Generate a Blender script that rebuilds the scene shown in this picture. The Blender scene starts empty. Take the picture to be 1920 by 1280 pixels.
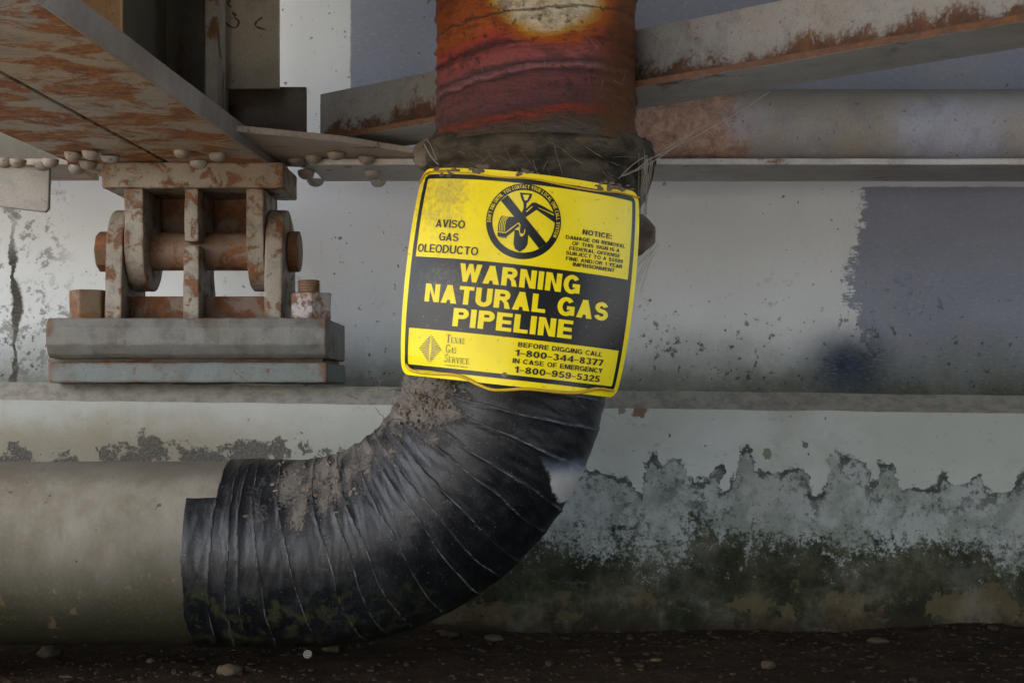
import bpy, bmesh, math, random
from mathutils import Vector, Matrix, noise as mn

random.seed(7)
SC = bpy.context.scene
COL = SC.collection
R_ = math.radians
H = 0.47                      # camera height over the dirt, metres
F = 2666.7                    # focal length in photo pixels

# ------------------------------------------------------------------ camera
cam = bpy.data.cameras.new("camera"); co = bpy.data.objects.new("camera", cam); COL.objects.link(co)
co.location = (0, 0, H); co.rotation_euler = (R_(90), 0, 0)
cam.lens = 50; cam.sensor_width = 36; cam.shift_y = 100 / 1920; cam.clip_end = 3000; cam.clip_start = 0.05
SC.camera = co
# ------------------------------------------------------------------ world / sun
SUN_EL, SUN_AZ = 52, 135      # azimuth measured from +Y towards -X
w = bpy.data.worlds.new("World"); SC.world = w; w.use_nodes = True
nt = w.node_tree
sky = nt.nodes.new("ShaderNodeTexSky"); sky.sky_type = 'NISHITA'; sky.sun_disc = False
sky.sun_elevation = R_(SUN_EL); sky.sun_rotation = R_(-SUN_AZ); sky.dust_density = 3.2; sky.air_density = 1.0; sky.ozone_density = 1.0
nt.links.new(sky.outputs[0], nt.nodes["Background"].inputs[0]); nt.nodes["Background"].inputs[1].default_value = 0.15
sl = bpy.data.lights.new("sun", 'SUN'); sl.energy = 5.0; sl.angle = R_(0.6); sl.color = (1, .96, .9)
so = bpy.data.objects.new("sun", sl); COL.objects.link(so)
sd = Vector((-math.sin(R_(SUN_AZ)) * math.cos(R_(SUN_EL)), math.cos(R_(SUN_AZ)) * math.cos(R_(SUN_EL)), math.sin(R_(SUN_EL))))
so.rotation_euler = sd.to_track_quat('Z', 'Y').to_euler()
SC.view_settings.view_transform = 'Standard'; SC.view_settings.look = 'None'; SC.view_settings.gamma = 1
SC.view_settings.exposure = 2.5
SC.cycles.max_bounces = 6; SC.cycles.diffuse_bounces = 4

# ------------------------------------------------------------------ helpers
def P(px, py, D): return Vector(((px - 960) / F * D, D, H + (740 - py) / F * D))
def X(px, D): return (px - 960) / F * D
def Z(py, D): return H + (740 - py) / F * D

class Mt:
    """small wrapper for building procedural materials"""
    def __init__(s, name, rough=.7, spec=.4, metal=0):
        s.m = bpy.data.materials.new(name); s.m.use_nodes = True
        s.nt = s.m.node_tree; s.b = s.nt.nodes["Principled BSDF"]
        s.b.inputs["Roughness"].default_value = rough; s.b.inputs["Specular IOR Level"].default_value = spec
        s.b.inputs["Metallic"].default_value = metal
        s.geo = s.nt.nodes.new("ShaderNodeNewGeometry"); s.P = s.geo.outputs["Position"]
        s.sep = s.n("ShaderNodeSeparateXYZ", {}, [s.P]).outputs
        s.X, s.Y, s.Z = s.sep[0], s.sep[1], s.sep[2]
        s.nz = s.n("ShaderNodeSeparateXYZ", {}, [s.geo.outputs["Normal"]]).outputs[2]
    def n(s, t, props={}, ins=[]):
        nd = s.nt.nodes.new(t)
        for k, v in props.items(): setattr(nd, k, v)
        items = ins.items() if isinstance(ins, dict) else enumerate(ins)
        for k, v in items:
            if v is None: continue
            s.put(v, nd.inputs[k])
        return nd
    def put(s, v, sock):
        if isinstance(v, bpy.types.NodeSocket): s.nt.links.new(v, sock)
        elif isinstance(v, (tuple, list)) and sock.type == 'RGBA': sock.default_value = (*v[:3], 1)
        else: sock.default_value = v
    def math(s, op, a, b=None, c=None, clamp=False):
        return s.n("ShaderNodeMath", {'operation': op, 'use_clamp': clamp}, [a, b, c]).outputs[0]
    def add(s, a, b): return s.math('ADD', a, b)
    def mul(s, a, b): return s.math('MULTIPLY', a, b)
    def sub(s, a, b): return s.math('SUBTRACT', a, b)
    def mx(s, a, b): return s.math('MAXIMUM', a, b)
    def mnm(s, a, b): return s.math('MINIMUM', a, b)
    def step(s, v, lo, hi):
        nd = s.n("ShaderNodeMapRange", {'interpolation_type': 'SMOOTHSTEP'}, [v, lo, hi, 0., 1.])
        return nd.outputs[0]
    def sc(s, k, vec=None):
        return s.n("ShaderNodeVectorMath", {'operation': 'MULTIPLY'}, [vec or s.P, k]).outputs[0]
    def noise(s, scale, detail=5, rough=.6, dist=0, k=None, vec=None, off=0):
        v = vec or s.P
        if k: v = s.sc(k, v)
        if off: v = s.n("ShaderNodeVectorMath", {'operation': 'ADD'}, [v, (off, off * .7, off * 1.3)]).outputs[0]
        return s.n("ShaderNodeTexNoise", {}, {'Vector': v, 'Scale': scale, 'Detail': detail, 'Roughness': rough, 'Distortion': dist}).outputs[0]
    def vor(s, scale, k=None, feature='F1', rnd=1.0, vec=None):
        v = vec or s.P
        if k: v = s.sc(k, v)
        return s.n("ShaderNodeTexVoronoi", {'feature': feature}, {'Vector': v, 'Scale': scale, 'Randomness': rnd}).outputs[0]
    def ramp(s, f, stops, interp='LINEAR'):
        nd = s.n("ShaderNodeValToRGB", {}, [f]); cr = nd.color_ramp; cr.interpolation = interp
        while len(cr.elements) < len(stops): cr.elements.new(.5)
        for e, (p, c) in zip(cr.elements, stops):
            e.position = p; e.color = (*c, 1) if isinstance(c, (tuple, list)) else (c, c, c, 1)
        return nd.outputs[0]
    def mix(s, f, a, b, mode='MIX'):
        nd = s.n("ShaderNodeMix", {'data_type': 'RGBA', 'blend_type': mode})
        s.put(f, nd.inputs[0])
        for v, i in ((a, 6), (b, 7)): s.put(v, nd.inputs[i])
        return nd.outputs[2]
    def curve(s, v, pts):
        nd = s.n("ShaderNodeFloatCurve", {}, {'Value': v}); c = nd.mapping.curves[0]
        c.points[0].location = pts[0]; c.points[1].location = pts[-1]
        for p in pts[1:-1]: c.points.new(*p)
        for p in c.points: p.handle_type = 'AUTO'
        nd.mapping.update(); return nd.outputs[0]
    def attr(s, name): return s.n("ShaderNodeAttribute", {'attribute_name': name}).outputs["Fac"]
    def bump(s, h, strength=.5, dist=.01):
        b = s.n("ShaderNodeBump", {}, {'Strength': strength, 'Distance': dist, 'Height': h})
        s.nt.links.new(b.outputs[0], s.b.inputs["Normal"])
    def fin(s, col, rough=None):
        s.put(col, s.b.inputs["Base Color"])
        if rough is not None: s.put(rough, s.b.inputs["Roughness"])
        return s.m

def link(name, me, parent=None, mat=None, smooth=False):
    o = bpy.data.objects.new(name, me); COL.objects.link(o)
    if mat: me.materials.append(mat)
    if smooth: me.shade_smooth()
    if parent is not None:
        q = parent; t = Vector()
        while q is not None: t += q.location; q = q.parent
        me.transform(Matrix.Translation(-t)); o.parent = parent
    return o
def from_bm(name, bm, parent=None, mat=None, smooth=False):
    bmesh.ops.recalc_face_normals(bm, faces=bm.faces)
    me = bpy.data.meshes.new(name); bm.to_mesh(me); bm.free()
    return link(name, me, parent, mat, smooth)
def tag(o, label=None, cat=None, group=None, kind=None):
    if label: o['label'] = label
    if cat: o['category'] = cat
    if group: o['group'] = group
    if kind: o['kind'] = kind
    return o
def thing(name, loc, label, cat, group=None):
    o = bpy.data.objects.new(name, None); COL.objects.link(o); o.location = loc; o.empty_display_size = .05
    return tag(o, label, cat, group)
def bevel(bm, w, seg=2):
    if w > 0:
        es = [e for e in bm.edges if len(e.link_faces) == 2 and e.calc_face_angle(0) > .5]
        bmesh.ops.bevel(bm, geom=es, offset=w, segments=seg, affect='EDGES', profile=.6)
def prism(bm, pts, vec):
    """closed solid: polygon pts (3D) extruded by vec"""
    vec = Vector(vec)
    a = [bm.verts.new(p) for p in pts]; b = [bm.verts.new(Vector(p) + vec) for p in pts]
    n = len(pts); bm.faces.new(a); bm.faces.new(b[::-1])
    for i in range(n): bm.faces.new((a[i], b[i], b[(i + 1) % n], a[(i + 1) % n]))
def box(bm, x0, x1, y0, y1, z0, z1): prism(bm, [(x0, y0, z0), (x1, y0, z0), (x1, y1, z0), (x0, y1, z0)], (0, 0, z1 - z0))
def rough_up(bm, amp, scale, cell):
    """subdivide long edges, then wobble a hair so that edges are not ruler-straight"""
    for _ in range(8):
        es = [e for e in bm.edges if e.calc_length() > cell]
        if not es or len(bm.verts) > 30000: break
        bmesh.ops.subdivide_edges(bm, edges=es, cuts=1, use_grid_fill=True)
    for v in bm.verts:
        v.co += mn.noise_vector(v.co * scale) * amp
def solid(name, build, parent, mat, bev=.002, amp=.0008, cell=None, smooth=False):
    bm = bmesh.new(); build(bm)
    bmesh.ops.recalc_face_normals(bm, faces=bm.faces)
    bevel(bm, bev)
    if cell: rough_up(bm, amp, 35, cell)
    return from_bm(name, bm, parent, mat, smooth)
def boxo(name, dims, parent, mat, **k): return solid(name, lambda bm: box(bm, *dims), parent, mat, **k)
def tube(bm, pts, rad, seg=8, caps=True):
    rings = []; n = len(pts); up = Vector((.13, .2, 1)).normalized()
    for i, p in enumerate(pts):
        t = (Vector(pts[min(i + 1, n - 1)]) - Vector(pts[max(i - 1, 0)])).normalized()
        a = t.cross(up); a = a.normalized() if a.length > 1e-4 else Vector((1, 0, 0)); b = t.cross(a)
        r = rad(i / (n - 1)) if callable(rad) else rad
        rings.append([bm.verts.new(Vector(p) + (a * math.cos(q) + b * math.sin(q)) * r) for q in [2 * math.pi * j / seg for j in range(seg)]])
    for r0, r1 in zip(rings, rings[1:]):
        for j in range(seg): bm.faces.new((r0[j], r0[(j + 1) % seg], r1[(j + 1) % seg], r1[j]))
    if caps: bm.faces.new(rings[0][::-1]); bm.faces.new(rings[-1])
def cyl(bm, a, b, r, seg=32, r2=None):
    a, b = Vector(a), Vector(b)
    t = (b - a).normalized(); u = t.orthogonal().normalized()
    if abs(t.z) > .9: u = Vector((1, 0, 0))
    v = t.cross(u); r2 = r if r2 is None else r2
    A = [bm.verts.new(a + (u * math.cos(q) + v * math.sin(q)) * r) for q in [2 * math.pi * j / seg for j in range(seg)]]
    B = [bm.verts.new(b + (u * math.cos(q) + v * math.sin(q)) * r2) for q in [2 * math.pi * j / seg for j in range(seg)]]
    for j in range(seg): bm.faces.new((A[j], A[(j + 1) % seg], B[(j + 1) % seg], B[j]))
    bm.faces.new(A[::-1]); bm.faces.new(B)

# ------------------------------------------------------------------ materials
RUST = [(0.25, (.035, .016, .008)), (.48, (.11, .04, .014)), (.62, (.19, .070, .016)), (.8, (.25, .115, .03))]
def steel(name, base=(.16, .17, .18), rust=.35, k=(1, 1, 1), rs=9, tint=(.19, .16, .13), grime=.5, fleck=.6, hue=RUST, rough=.62, bumpy=.35, extra=None, edge=0, top=None):
    m = Mt(name, rough, .35)
    big = m.noise(2.6, 4, .6, off=3); fine = m.noise(130, 4, .7); mid = m.noise(22, 5, .6, k=k)
    col = m.mix(m.step(big, .38, .66), base, tint)
    col = m.mix(m.mul(m.step(mid, .45, .75), grime), col, tuple(c * .45 for c in base))
    col = m.mix(m.mul(m.step(fine, .52, .8), .28), col, tuple(min(1, c * 1.55) for c in base))
    col = m.mix(m.mul(m.step(m.noise(230, 3, .7, off=13), .54, .68), .5), col, tuple(c * .4 for c in base))
    if top: col = m.mix(m.mul(m.step(m.add(m.Z, m.mul(m.sub(m.noise(6, 5, .6, off=33), .5), .09)), top[0], top[1]), .8), col, top[2])
    pt = m.geo.outputs["Pointiness"]
    rn = m.noise(rs, 9, .68, dist=.6, k=k, off=7)
    thr = .72 - rust * .38
    rm = m.step(m.add(rn, m.mul(m.sub(fine, .5), .22)), thr, thr + .09)
    if extra: rm = m.mx(rm, extra(m, fine, rn))
    if edge: rm = m.mx(rm, m.mul(m.step(m.add(pt, m.mul(m.sub(mid, .5), .10)), .53, .57), .8))
    rc = m.ramp(m.add(m.mul(m.noise(46, 7, .75, k=k, off=1), .75), m.mul(fine, .25)), hue)
    if edge: col = m.mix(m.mul(m.sub(1, m.step(m.add(pt, m.mul(m.sub(mid, .5), .05)), .44, .49)), .7), col, (.04, .028, .018))
    col = m.mix(m.mul(rm, .9), col, rc)
    fl = m.step(m.noise(85, 3, .6, off=11), .68, .71)
    col = m.mix(m.mul(fl, fleck), col, (.05, .03, .02))
    m.bump(m.add(m.mul(rm, .35), m.add(m.mul(fine, .35), m.mul(mid, .3))), bumpy, .004)
    return m.fin(col, m.add(rough - .1, m.mul(rm, .25)))

M_beam = steel("painted_beam", (.33, .35, .43), .24, top=(H + .57, H + .63, (.22, .20, .165)), hue=[(.28, (.06, .03, .018)), (.46, (.25, .14, .095)), (.6, (.42, .26, .18)), (.8, (.48, .33, .24))], k=(1, 1, 1), tint=(.27, .235, .19), extra=lambda m, f, r:
    m.mul(m.sub(1, m.step(m.add(m.X, m.mul(m.sub(r, .5), .3)), X(1350, 2.9), X(1430, 2.9))), m.step(m.add(m.X, 0), .1, .12)))
M_flangepale = steel("brightened_beam_flange", (.50, .49, .50), .26, tint=(.40, .36, .31))  # beam paint lightened to stand in for light missing from the underside
M_brace = steel("painted_brace", (.40, .40, .395), .3, tint=(.34, .31, .26), extra=lambda m, f, r:
    m.mul(m.step(m.nz, -.6, -.4), m.step(m.add(m.sub(m.mul(r, .165), m.sub(m.Z, H + .53)), m.mul(m.sub(f, .5), .06)), .035, .06)))
M_flange = steel("rust_streaked_flange", (.34, .32, .28), .70, k=(.9, 1.05, 1), rs=10, tint=(.36, .27, .16), grime=.8, fleck=.6,
    hue=[(.30, (.05, .018, .008)), (.44, (.16, .048, .012)), (.56, (.36, .12, .018)), (.72, (.42, .23, .07))])
M_edge = steel("flange_edge_paint", (.34, .315, .30), .12, fleck=.3)
M_web = steel("shaded_web_paint", (.15, .135, .095), .38, k=(1, 1, .4), tint=(.09, .08, .06))
M_stiff = steel("rust_washed_stiffener", (.58, .38, .22), .3, k=(1.6, 1.6, .3), tint=(.44, .22, .08), grime=.35, fleck=.3)
M_plate = steel("grey_tan_plate", (.36, .30, .21), .2, k=(1, 1, .7), tint=(.2, .165, .12))
M_flak = steel("flaking_angle_paint", (.34, .31, .25), .6, rs=16, k=(1, 1, .5), tint=(.22, .16, .09))
M_dplate = steel("dark_stained_plate", (.12, .09, .06), .62, tint=(.07, .055, .04), grime=.8)
M_gus = steel("gusset_paint", (.38, .34, .29), .36, k=(.5, 3, 1), tint=(.34, .25, .17))
M_rivet = steel("rivet_paint", (.42, .41, .40), .34, rs=30, tint=(.19, .15, .11), fleck=.2)
M_cast = steel("rocker_casting", (.235, .215, .175), .55, rs=26, tint=(.17, .12, .07), grime=.8, fleck=.5, bumpy=.6, edge=1)
M_castrust = steel("rocker_rusty_side", (.15, .10, .07), .75, rs=16, tint=(.12, .07, .045))
M_base = steel("bearing_base_paint", (.14, .142, .132), .30, rs=13, tint=(.095, .082, .055), grime=.9, fleck=.8, edge=1)
M_masonry = steel("masonry_plate_paint", (.115, .135, .13), .34, rs=12, tint=(.11, .13, .115), grime=.6, fleck=.9, edge=1)
M_nutrust = steel("rusted_nut", (.10, .065, .035), .7, rs=18, tint=(.12, .075, .035))
M_nutpaint = steel("flaking_white_nut", (.34, .33, .33), .68, rs=26, tint=(.22, .17, .13), grime=.5, edge=1)
M_pin = steel("rusted_pin", (.20, .13, .09), .7, rs=12, tint=(.16, .09, .05))
M_hang = steel("hanging_plate_paint", (.24, .225, .20), .16, tint=(.17, .15, .11), fleck=.4)

def wall_mat():
    m = Mt("painted_concrete_wall", .8, .25); D = 3.35; k = D / F
    bro = m.noise(60, 5, .7, k=(1, 1, 3)); big = m.noise(1.7, 3, .5); jag = m.noise(26, 7, .75, off=4); fine = m.noise(240, 3, .7)
    lig = m.mix(m.step(big, .35, .65), (.60, .62, .64), (.53, .55, .555))
    dark = m.mix(m.step(m.noise(5, 5, .6), .35, .7), (.195, .21, .265), (.22, .235, .285))
    # cover-up paint at the right, ragged brush edge; a second patch high up
    jx = m.add(m.mul(m.sub(jag, .5), .16), m.mul(m.sub(bro, .5), .10))
    wav = m.mul(m.math('SINE', m.mul(m.Z, 19)), .022)
    a = m.mul(m.step(m.add(m.add(m.X, jx), wav), X(1600, D), X(1610, D)), m.sub(1, m.step(m.add(m.Z, m.mul(m.sub(jag, .5), .012)), Z(352, D), Z(348, D))))
    b = m.mul(m.step(m.add(m.X, m.mul(m.sub(jag, .5), .012)), X(655, D), X(659, D)), m.step(m.Z, Z(262, D), Z(258, D)))
    col = m.mix(m.mx(a, b), lig, dark)
    # navy spray spot low on the wall
    def spot(px, py, rx, rz, soft=.6, jit=.5):
        dx = m.math('DIVIDE', m.sub(m.X, X(px, D)), rx * k); dz = m.math('DIVIDE', m.sub(m.Z, Z(py, D)), rz * k)
        d = m.add(m.math('SQRT', m.add(m.mul(dx, dx), m.mul(dz, dz))), m.mul(m.sub(jag, .5), jit))
        return m.sub(1, m.step(d, 1 - soft, 1 + soft * .2))
    # grime climbing from the seat, with corner shade painted into it
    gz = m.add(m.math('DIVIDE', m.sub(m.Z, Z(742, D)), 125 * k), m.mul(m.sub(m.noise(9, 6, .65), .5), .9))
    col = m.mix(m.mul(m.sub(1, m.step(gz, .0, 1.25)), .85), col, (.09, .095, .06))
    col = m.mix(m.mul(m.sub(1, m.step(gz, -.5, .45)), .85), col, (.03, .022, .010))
    col = m.mix(m.mul(spot(1590, 680, 105, 80, .95, .35), .95), col, (.007, .018, .045))
    # crack with flaked edges on the far left
    cx = m.add(m.X, m.mul(m.sub(m.noise(7, 6, .7, off=2), .5), .06))
    cr = m.math('ABSOLUTE', m.sub(cx, X(27, D)))
    wv = m.add(.005, m.mul(m.step(m.noise(11, 4, .6, off=9), .4, .7), .014))
    low = m.step(m.Z, Z(395, D), Z(500, D))
    col = m.mix(m.mul(m.sub(1, m.step(cr, m.mul(wv, .5), wv)), m.sub(1, m.mul(m.sub(1, low), .7))), col, (.05, .045, .035))
    flk = m.mul(m.sub(1, m.step(m.math('ABSOLUTE', m.sub(m.X, X(30, D))), .06, .16)), m.step(m.noise(30, 6, .7, off=6), .54, .6))
    col = m.mix(m.mul(flk, .7), col, (.12, .115, .10))
    # specks
    sp = m.mul(m.step(m.add(m.noise(70, 3, .5, off=5), m.mul(m.sub(m.noise(4, 4, .6, off=14), .5), .22)), .715, .74), .75)
    col = m.mix(m.mul(m.step(m.noise(3, 7, .7, k=(1, 1, .4), off=19), .52, .75), .30), col, (.26, .25, .22))
    col = m.mix(m.mul(m.step(m.noise(35, 6, .75, k=(2, 1, .5), off=23), .60, .70), .25), col, (.20, .20, .19))
    sp2 = m.mul(m.mul(m.step(m.add(m.noise(55, 5, .65, off=8), m.mul(m.sub(m.noise(6, 4, .6, off=18), .5), .3)), .60, .65), m.sub(1, m.step(gz, .6, 2.2))), .85)
    col = m.mix(m.mx(sp, sp2), col, (.04, .045, .04))
    col = m.mix(m.mul(m.step(bro, .5, .8), .22), col, (.66, .66, .68))
    m.bump(m.add(m.mul(bro, .6), m.mul(fine, .25)), .35, .006)
    return m.fin(col)
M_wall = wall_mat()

PROF = [(0, 900), (640, 905), (1000, 900), (1060, 880), (1089, 868), (1118, 882), (1160, 886), (1172, 900), (1201, 926), (1207, 868), (1228, 852), (1245, 874), (1262, 862), (1287, 872), (1300, 905), (1326, 900), (1333, 870), (1345, 862), (1353, 928), (1380, 900), (1388, 870), (1407, 834), (1424, 880), (1455, 890), (1490, 872), (1512, 905), (1520, 936), (1540, 920), (1551, 888), (1570, 855), (1600, 862), (1623, 872), (1618.5, 872), (1630, 905), (1648, 900), (1654, 862), (1680, 868), (1692, 915), (1757, 915), (1771, 896), (1795, 912), (1834, 890), (1855, 922), (1886, 920), (1910, 888), (1960, 900)]
PROF = sorted(set(PROF))
def seat_mat():
    m = Mt("stained_concrete_seat", .85, .2); D = 2.75; k = D / F
    jag = m.noise(30, 7, .7, off=4); big = m.noise(3.3, 5, .6, off=2); fine = m.noise(200, 4, .7); bl = m.noise(13, 6, .65, off=12)
    col = m.mix(m.step(big, .35, .65), (.40, .425, .405), (.33, .35, .32))
    # left stretch is duller and browner
    col = m.mix(m.mul(m.sub(1, m.step(m.X, -.75, .0)), .8), col, m.mix(m.step(m.sub(m.Z, m.mul(bl, .1)), Z(880, D), Z(800, D)), (.19, .155, .10), (.30, .31, .28)))
    xw = m.add(m.X, m.mul(m.sub(m.noise(15, 7, .72, off=1), .5), .11))
    xn = m.math('DIVIDE', m.sub(xw, X(0, D)), 1960 * k)
    h = m.curve(xn, [(p / 1960, (1000 - q) / 200) for p, q in PROF])
    hz = m.add(Z(1000, D), m.mul(h, 200 * k))
    d = m.sub(m.add(m.Z, m.add(m.mul(m.sub(jag, .5), .06), m.mul(m.sub(bl, .5), .045))), hz)      # >0 above the waterline
    below = m.sub(1, m.step(d, -.002, .003))
    depth = m.mul(d, -1)
    dith = m.add(m.mul(m.sub(fine, .5), .12), m.mul(m.sub(m.noise(85, 5, .75, off=17), .5), .16))
    low = m.mix(m.step(m.add(bl, dith), .42, .6), (.275, .30, .285), (.175, .20, .175))
    low = m.mix(m.mul(m.step(m.noise(95, 6, .75), .57, .66), .7), low, (.05, .058, .05))
    patch = m.add(m.mul(m.sub(m.noise(6, 5, .65, off=27), .5), .26), m.mul(m.sub(m.noise(19, 6, .7, k=(1, 1, .8), off=28), .5), .17))
    dz0 = m.sub(m.add(Z(905, D), m.mul(m.sub(m.noise(2.2, 3, .5, off=61), .5), .12)), m.Z)
    mold = m.step(m.add(m.add(m.sub(dz0, m.mul(m.step(m.X, .45, .95), .05)), patch), m.mul(dith, 1.5)), .075, .135)
    moldc = m.ramp(m.add(m.noise(11, 9, .75, off=15), m.mul(dith, .6)), [(.3, (.005, .005, .002)), (.45, (.016, .017, .007)), (.56, (.038, .039, .020)), (.67, (.08, .084, .055)), (.8, (.20, .205, .17))])
    low = m.mix(mold, low, moldc)
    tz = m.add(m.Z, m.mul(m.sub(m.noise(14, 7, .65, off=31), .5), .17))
    tan = m.mul(m.sub(1, m.step(tz, Z(1112, D), Z(1106, D))), m.step(m.noise(8, 6, .65, off=33), .50, .515))
    low = m.mix(m.mul(tan, .85), low, m.mix(jag, (.05, .038, .018), (.10, .075, .038)))
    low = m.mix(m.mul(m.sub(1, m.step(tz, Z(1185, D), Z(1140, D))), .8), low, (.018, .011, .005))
    col = m.mix(below, col, low)
    ew = m.add(.003, m.mul(m.step(m.noise(15, 5, .65, off=43), .4, .68), .017))
    low2 = m.mul(m.step(m.noise(24, 7, .75, off=71), .53, .57), m.sub(1, m.step(depth, .03, .09)))
    col = m.mix(m.mul(m.mul(low2, below), .75), col, (.045, .05, .045))
    col = m.mix(m.mul(m.step(m.noise(5, 7, .7, off=73), .48, .72), .35), col, (.20, .195, .155))
    col = m.mix(m.mul(m.step(m.add(m.noise(50, 6, .75, k=(.6, 1, 1), off=75), m.mul(dith, .4)), .58, .68), .35), col, (.13, .14, .13))
    edge = m.mul(m.sub(1, m.step(m.math('ABSOLUTE', m.add(d, .004)), m.mul(ew, .45), ew)), m.step(m.add(m.noise(18, 4, .6, off=41), dith), .34, .48))
    col = m.mix(m.mul(edge, .85), col, (.035, .038, .036))
    # brown scabs and black pits above the line, denser to the left
    lf = m.sub(1, m.step(m.X, -.5, .1))
    sc_ = m.step(m.add(m.noise(16, 8, .7, off=51), m.mul(lf, m.mul(m.sub(1, m.step(m.Z, Z(860, D), Z(790, D))), .19))), .655, .672)
    col = m.mix(m.mul(sc_, .85), col, m.mix(m.step(fine, .4, .6), (.03, .028, .024), (.09, .085, .075)))
    # crisp drip of rust and lichen dots
    col = m.mix(m.step(m.noise(60, 3, .5, off=61), .71, .725), col, (.04, .045, .05))
    for px, py, r, c in ((1200, 770, 14, (.13, .055, .03)), (1165, 768, 8, (.16, .11, .08)), (1437, 850, 11, (.11, .115, .07)), (1510, 834, 6, (.07, .08, .09))):
        dx = m.sub(m.X, X(px, D)); dz = m.sub(m.Z, Z(py, D))
        q = m.add(m.math('SQRT', m.add(m.mul(dx, dx), m.mul(dz, dz))), m.mul(m.sub(jag, .5), r * k * 4.5))
        col = m.mix(m.mul(m.sub(1, m.step(q, r * k * .8, r * k)), .85), col, c)
    # dust on the chamfer and top
    up = m.step(m.nz, .3, .5)
    col = m.mix(m.mul(up, .85), col, m.mix(m.step(m.noise(40, 6, .7), .4, .65), (.22, .20, .165), (.13, .115, .095)))
    m.bump(m.add(m.mul(fine, .3), m.add(m.mul(bl, .3), m.add(m.mul(sc_, -.5), m.mul(below, -.6)))), .6, .006)
    return m.fin(col)
M_seat = seat_mat()

def soil_mat():
    m = Mt("dark_damp_dirt", .95, .1)
    n = m.noise(14, 8, .7, k=(1, 2.2, 1)); f = m.noise(120, 5, .7)
    near = m.ramp(m.add(m.mul(n, .7), m.mul(f, .3)), [(.3, (.008, .005, .0025)), (.5, (.024, .0145, .007)), (.7, (.050, .031, .015))])
    far = m.ramp(m.noise(3, 8, .7), [(.3, (.36, .33, .29)), (.7, (.52, .48, .42))])
    # unseen pale gravel in front, its edge set to bounce light upwards
    e = m.step(m.add(m.Y, m.mul(m.sub(m.noise(2.5, 4, .6), .5), .5)), 1.5, 1.1)
    m.bump(m.add(n, m.mul(f, .5)), .8, .02)
    return m.fin(m.mix(e, near, far))
M_soil = soil_mat()

def tape_mat():
    m = Mt("black_pipe_tape", .42, .34)
    rg = m.attr("ridge"); du = m.attr("dust"); fine = m.noise(260, 5, .75); mid = m.noise(28, 7, .7); pt = m.noise(420, 2, .5)
    col = m.mix(m.step(m.noise(6, 5, .6), .35, .7), (.004, .0045, .0055), (.009, .010, .013))
    dcol = m.mix(mid, (.065, .055, .043), (.165, .145, .118))
    # thin film of dust, then caked dirt where the attribute is high
    film = m.mul(m.step(m.add(mid, m.mul(m.sub(fine, .5), .5)), .44, .80), .30)
    cake = m.step(m.add(du, m.add(m.mul(m.sub(mid, .5), .95), m.mul(m.sub(fine, .5), 1.7))), .46, .80)
    film = m.mul(film, m.add(.25, m.mul(m.step(m.nz, -.75, .35), .75)))
    col = m.mix(film, col, (.14, .145, .15))
    col = m.mix(m.mul(cake, .92), col, dcol)
    lip = m.mul(m.step(m.mul(rg, m.add(.35, m.mul(m.noise(18, 4, .6, off=5), 1.3))), .50, .85), .55)
    col = m.mix(lip, col, (.20, .19, .17))
    col = m.mix(m.mul(m.step(pt, .70, .74), .55), col, (.30, .30, .30))
    # olive algae on the belly near the dirt
    al = m.mul(m.sub(1, m.step(m.add(m.Z, m.mul(m.sub(mid, .5), .12)), H - .36, H - .26)), m.step(m.noise(40, 6, .7, off=9), .47, .6))
    col = m.mix(m.mul(al, .6), col, (.05, .052, .022))
    # bare white pipe showing where the tape has torn
    D = 2.26; kk = D / F
    jn = m.mul(m.sub(m.noise(38, 6, .75), .5), .030)
    zr = m.math('DIVIDE', m.sub(Z(858, D), m.Z), 85 * kk)         # 0 at the top of the tear, 1 at its tip
    wh = m.mul(m.step(m.sub(m.add(m.X, jn), m.add(X(1012, D), m.mul(zr, 30 * kk))), 0, .006), m.mul(m.step(m.add(zr, m.mul(jn, 14)), -.10, .45), m.sub(1, m.step(zr, .98, 1.04))))
    col = m.mix(m.mul(wh, .95), col, m.mix(m.step(zr, .08, .5), (.22, .26, .34), (.46, .43, .39)))
    m.bump(m.add(m.mul(fine, .3), m.add(m.mul(cake, .8), m.mul(mid, .35))), .55, .004)
    return m.fin(col, m.add(m.add(.27, m.mul(mid, .14)), m.mul(m.mx(cake, wh), .5)))
M_tape = tape_mat()

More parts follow.
